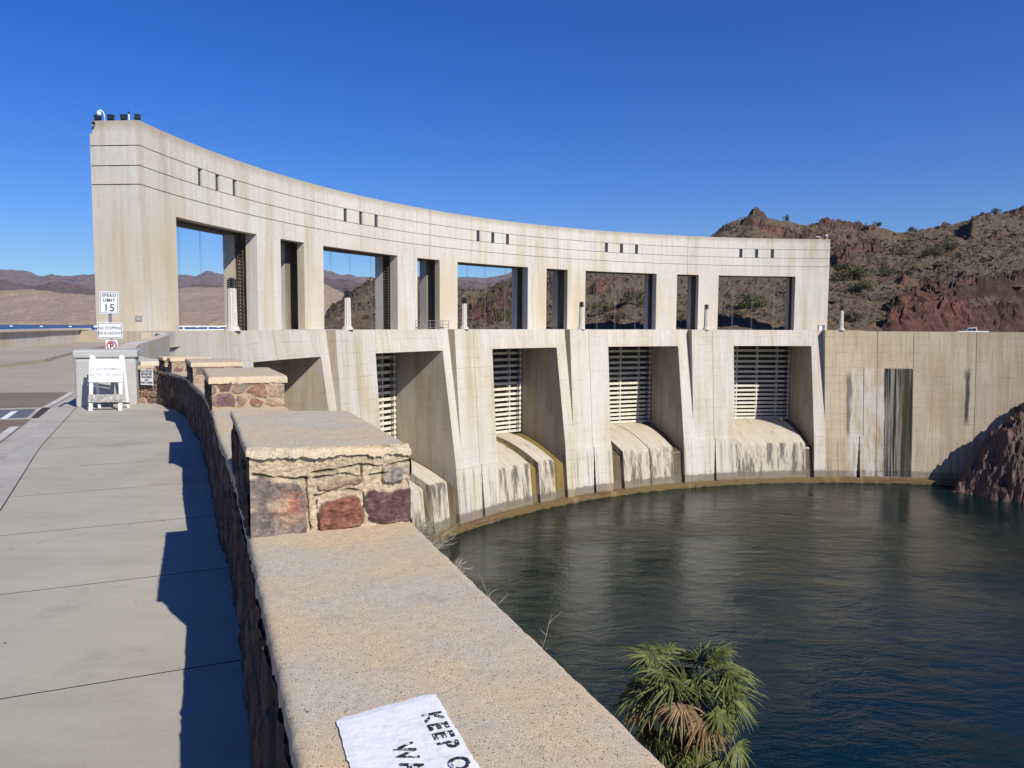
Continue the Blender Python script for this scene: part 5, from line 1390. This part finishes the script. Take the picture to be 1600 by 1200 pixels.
# fan palm below the wall
PB = Vector((4.28, 17.9, -15.2)); CR = 8.05
palm = thing('fan_palm', 'green fan palm with a skirt of dead brown fronds below the wall by the water', 'palm tree', PB)
rg = random.Random(21)
b = MB(); ns = 16; b.tube([(0.15 * sin(i * 0.35), 0, CR * i / ns) for i in range(ns + 1)], [0.42 - 0.010 * i + 0.03 * (i % 2) for i in range(ns + 1)], 12); b.build('trunk', M['bark'], palm)
def frond(az, el, plen, fan, droop, mat, nb=26, hang=0.3):
    """petiole + fan of narrow folded blades; returns one mesh"""
    b = MB(); h = Vector((cos(az), sin(az), 0)); up = Vector((0, 0, 1)); p = Vector((0.08 * cos(az), 0.08 * sin(az), CR - 0.05 - 0.2 * max(0, -el)))
    pts = [p.copy()]; e = el
    for k in range(5):
        d = h * cos(e) + up * sin(e); p = p + d * plen / 5; pts.append(p.copy()); e -= droop * 0.16
    b.tube(pts, [0.03, 0.026, 0.022, 0.018, 0.015, 0.012], 4)
    d = (h * cos(e) + up * sin(e)).normalized(); side = d.cross(up).normalized(); nn = side.cross(d).normalized()
    for k in range(nb):
        f = (k + 0.5) / nb * 2 - 1; a = f * radians(98)
        bd = (d * cos(a) + side * sin(a)).normalized(); L_ = fan * (0.72 + 0.28 * cos(a)) * rg.uniform(0.7, 1.12)
        w_ = fan * 0.042
        bs = bd.cross(nn).normalized(); q = p.copy(); cur = bd.copy(); ring = []
        m_ = 6
        for j in range(m_ + 1):
            t = j / m_; ww = w_ * (0.35 + 1.0 * min(t * 2.2, 1)) * (1 - max(0, t - 0.45) / 0.55) ** 0.9 + 0.001
            fold = nn * ww * 0.45
            ww = ww * (1 if t < 0.25 else 0.55)
            ring.append((q - bs * ww, q + fold * 1.0, q + bs * ww))
            cur = (cur - up * (hang * (0.25 + 1.9 * t * t)) * 0.42 + Vector((rg.gauss(0, 0.05), rg.gauss(0, 0.05), rg.gauss(0, 0.03)))).normalized(); q = q + cur * L_ / m_
        vs = [v for r3 in ring for v in r3]; fs = []
        for j in range(m_): fs += [(3 * j, 3 * j + 1, 3 * j + 4, 3 * j + 3), (3 * j + 1, 3 * j + 2, 3 * j + 5, 3 * j + 4)]
        b.add(vs, fs)
    return b.build('frond', mat, palm, recalc=False)
for i in range(62):
    lvl = i / 61; el = radians(80 - 78 * lvl + rg.uniform(-8, 8)); az = i * 2.39996 + rg.uniform(-0.2, 0.2)
    frond(az, el, rg.uniform(0.6, 1.35), rg.uniform(0.75, 1.1), 0.8 + lvl + rg.uniform(-0.4, 1.2), M['palm'] if (i < 22 or (cos(az - radians(-103)) < 0.72 and rg.random() < 0.9) or rg.random() < (0.75 if i < 40 else 0.35)) else M['palm_dead'], 20, rg.uniform(0.15, 0.75))
for i in range(26):
    az = i * 2.39996 + 0.5; frond(az, radians(-18 - 50 * (i / 25) + rg.uniform(-8, 8)), rg.uniform(0.45, 0.85), rg.uniform(0.6, 0.9), 1.6, M['palm_dead'] if i % 7 else M['palm'], 13, 0.9)
for i, (dz, el_) in enumerate(((-150, -22), (-128, -30), (-84, -28), (-62, -24), (-40, -15), (-172, -12), (-106, -38))):
    frond(radians(dz), radians(el_), rg.uniform(1.0, 1.5), rg.uniform(0.9, 1.15), 1.0, M['palm'], 22, rg.uniform(0.3, 0.5))
for i in range(14):
    az = i * 2.39996; fr = frond(az, radians(-72), 0.7, 0.75, 0.4, M['palm_dead'], 10, 0.9); fr.location.z = -0.8 - 0.12 * i

# dry bush by the wall and thin twigs
def dry_bush(name, label, loc, w, h, n, seed, cat='bush', r=0.006, grp=None, lean=(0, 0)):
    rg = random.Random(seed); t = thing(name, label, cat, loc, 0, grp); b = MB()
    for k in range(n):
        az = rg.uniform(0, 2 * pi); L_ = rg.uniform(0.5, 1) * h; sp_ = rg.uniform(0.2, 1.0) * w / 2
        p = Vector((rg.gauss(0, 0.05) * w, rg.gauss(0, 0.05) * w, -0.05)); pts = [p.copy()]; d = Vector((cos(az) * sp_ / h + lean[0], sin(az) * sp_ / h + lean[1], 0.9)).normalized()
        for j in range(7):
            d = (d + Vector((rg.gauss(0, 0.13), rg.gauss(0, 0.13), -0.10 * j * 0.5))).normalized(); p = p + d * L_ / 7; pts.append(p.copy())
            if j in (2, 3, 4, 5):
                q = p.copy(); dd = (d + Vector((rg.gauss(0, 0.5), rg.gauss(0, 0.5), rg.gauss(0, 0.3)))).normalized(); sub = [q.copy()]
                for _ in range(3): dd = (dd + Vector((rg.gauss(0, 0.2), rg.gauss(0, 0.2), rg.gauss(0, 0.15)))).normalized(); q = q + dd * L_ * 0.09; sub.append(q.copy())
                b.tube(sub, [r * 0.6, r * 0.5, r * 0.4, r * 0.2], 3, caps=False)
        b.tube(pts, [r * (1 - 0.1 * j) for j in range(8)], 4, caps=False)
    b.build('stems', M['twig'], t); return t
dry_bush('dry_bush', 'dry pale bush growing beside the near raised block of the stone wall', (-1.80, 16.0, -3.35), 0.95, 1.05, 110, 4, r=0.009)
dry_bush('dry_bush', 'lower dry bush to the right of the first, above the water edge', (-1.25, 15.7, -3.6), 1.0, 0.55, 70, 14, r=0.009)
dry_bush('dry_twigs', 'thin bare twigs poking up over the river edge of the coping, upper of two', (*wpt(s_at(2.65), THICK + 0.10, 0)[:2], 0.45), 0.2, 0.32, 5, 9, 'twigs', 0.0016)
dry_bush('dry_twigs', 'thin bare twigs curling over the river edge of the coping, lower of two', (*wpt(s_at(2.2), THICK + 0.10, 0)[:2], 0.50), 0.2, 0.26, 5, 12, 'twigs', 0.0016)

# ------------------------------------------------------------------ pickup truck on the crest, boom floats on the lake
tk = thing('pickup_truck', 'white pickup truck parked behind the wall at the right, before the red rock', 'pickup truck', DP(73.4, 3.4, -0.12), radians(180 - 90 + 73.4 + 0))
def profile(mb, pts, w0, w1, mi=0):
    n_ = len(pts); L_ = [(x, -w0 if z < 1.1 else -w1, z) for x, z in pts] + [(x, w0 if z < 1.1 else w1, z) for x, z in pts]
    mb.add(L_, [tuple(range(n_))[::-1], tuple(range(n_, 2 * n_))] + [(i, (i + 1) % n_, n_ + (i + 1) % n_, n_ + i) for i in range(n_)])
b = MB(); profile(b, [(-2.75, 0.45), (2.75, 0.45), (2.82, 0.75), (2.7, 1.08), (1.35, 1.12), (-2.75, 1.12)], 0.95, 0.95); tkb = b.build('body', M['white'], tk, bevel=0.04, bseg=2)
b = MB(); profile(b, [(-0.75, 1.125), (1.4, 1.125), (0.75, 1.78), (-0.6, 1.82)], 0.9, 0.78); cab = b.build('cab', M['white'], tk, bevel=0.03, bseg=2)
b = MB()
for s_ in (-1, 1):
    b.add([(-0.62, s_ * 0.905, 1.2), (0.30, s_ * 0.905, 1.2), (0.2, s_ * 0.80, 1.7), (-0.52, s_ * 0.80, 1.7)], [(0, 1, 2, 3)]); b.add([(0.38, s_ * 0.905, 1.2), (1.2, s_ * 0.905, 1.2), (0.72, s_ * 0.80, 1.7), (0.3, s_ * 0.80, 1.7)], [(0, 1, 2, 3)])
b.add([(1.36, -0.75, 1.2), (1.36, 0.75, 1.2), (0.83, 0.68, 1.72), (0.83, -0.68, 1.72)], [(0, 1, 2, 3)])
b.build('windows', M['glass'], cab)
for x in (-1.75, 1.85):
    for s_ in (-1, 1):
        b = MB(); b.tube([(0, -0.12, 0), (0, 0.12, 0)], 0.4, 20); wh = b.build('wheel', M['tyre'], tk); wh.location = (x, s_ * 0.86, 0.40)
        b = MB(); b.tube([(0, 0.11 * s_, 0), (0, 0.135 * s_, 0)], 0.22, 12); b.build('rim', M['chrome'], wh)
for s_ in (-1, 1):
    b = MB(); b.box(2.72, 2.83, s_ * 0.72 - 0.16, s_ * 0.72 + 0.16, 0.78, 0.98); b.build('headlight', M['signw'], tk)
    b = MB(); b.box(-2.79, -2.72, s_ * 0.82 - 0.1, s_ * 0.82 + 0.1, 0.8, 1.08); b.build('tail_light', M['redlamp'], tk)
bo = thing('boom_float', 'white float on the lake', 'buoy', (0, 0, 0), 0, 'white boom floats on the blue lake')
b = MB(); b.box(-1.9, 1.9, -1.2, 1.2, -0.4, 1.5, taper=0.8); b.build('float_body', M['white'], bo, bevel=0.2, bseg=2)
b = MB(); b.tube([(0, 0, 1.5), (0, 0, 3.6)], 0.16, 6); b.build('mast', M['grey'], bo)
fl_l = ['white boom float on the lake at the far left edge of the picture', 'white boom float on the lake, middle of the three left of the tower', 'white boom float on the lake nearest the left side of the tower',
        'white boom float seen in the middle of the leftmost window', 'white boom float seen at the right of the leftmost window']
for i, px in enumerate((19, 66, 111, 309, 342)):
    o = bo if i == 0 else copy_tree(bo); d = 1150; o.location = ((px - 800) / FPX * d, d, -4.0); o['label'] = fl_l[i]
b = MB(); b.tube([((px - 800) / FPX * 1152, 1152, -3.85) for px in range(-200, 700, 50)], 0.28, 5)
tag(b.build('float_line', M['grey']), 'long thin float line joining the white boom floats across the lake', 'float line')

# ------------------------------------------------------------------ air: one even box of thin haze round the whole place
def haze(density=2.6e-5):
    b = MB(); b.box(-12000, 12000, -3600, 12000, -40, 1050); o = b.build('haze', bpy.data.materials.new('haze_air'))
    m_ = o.data.materials[0]; m_.use_nodes = True; nt = m_.node_tree
    for n_ in list(nt.nodes):
        if n_.type != 'OUTPUT_MATERIAL': nt.nodes.remove(n_)
    v = nt.nodes.new('ShaderNodeVolumePrincipled'); v.inputs['Color'].default_value = (0.80, 0.87, 1.0, 1); v.inputs['Density'].default_value = density
    v.inputs['Anisotropy'].default_value = 0.2
    nt.links.new(v.outputs[0], [n_ for n_ in nt.nodes if n_.type == 'OUTPUT_MATERIAL'][0].inputs['Volume'])
    tag(o, kind='stuff')
haze()
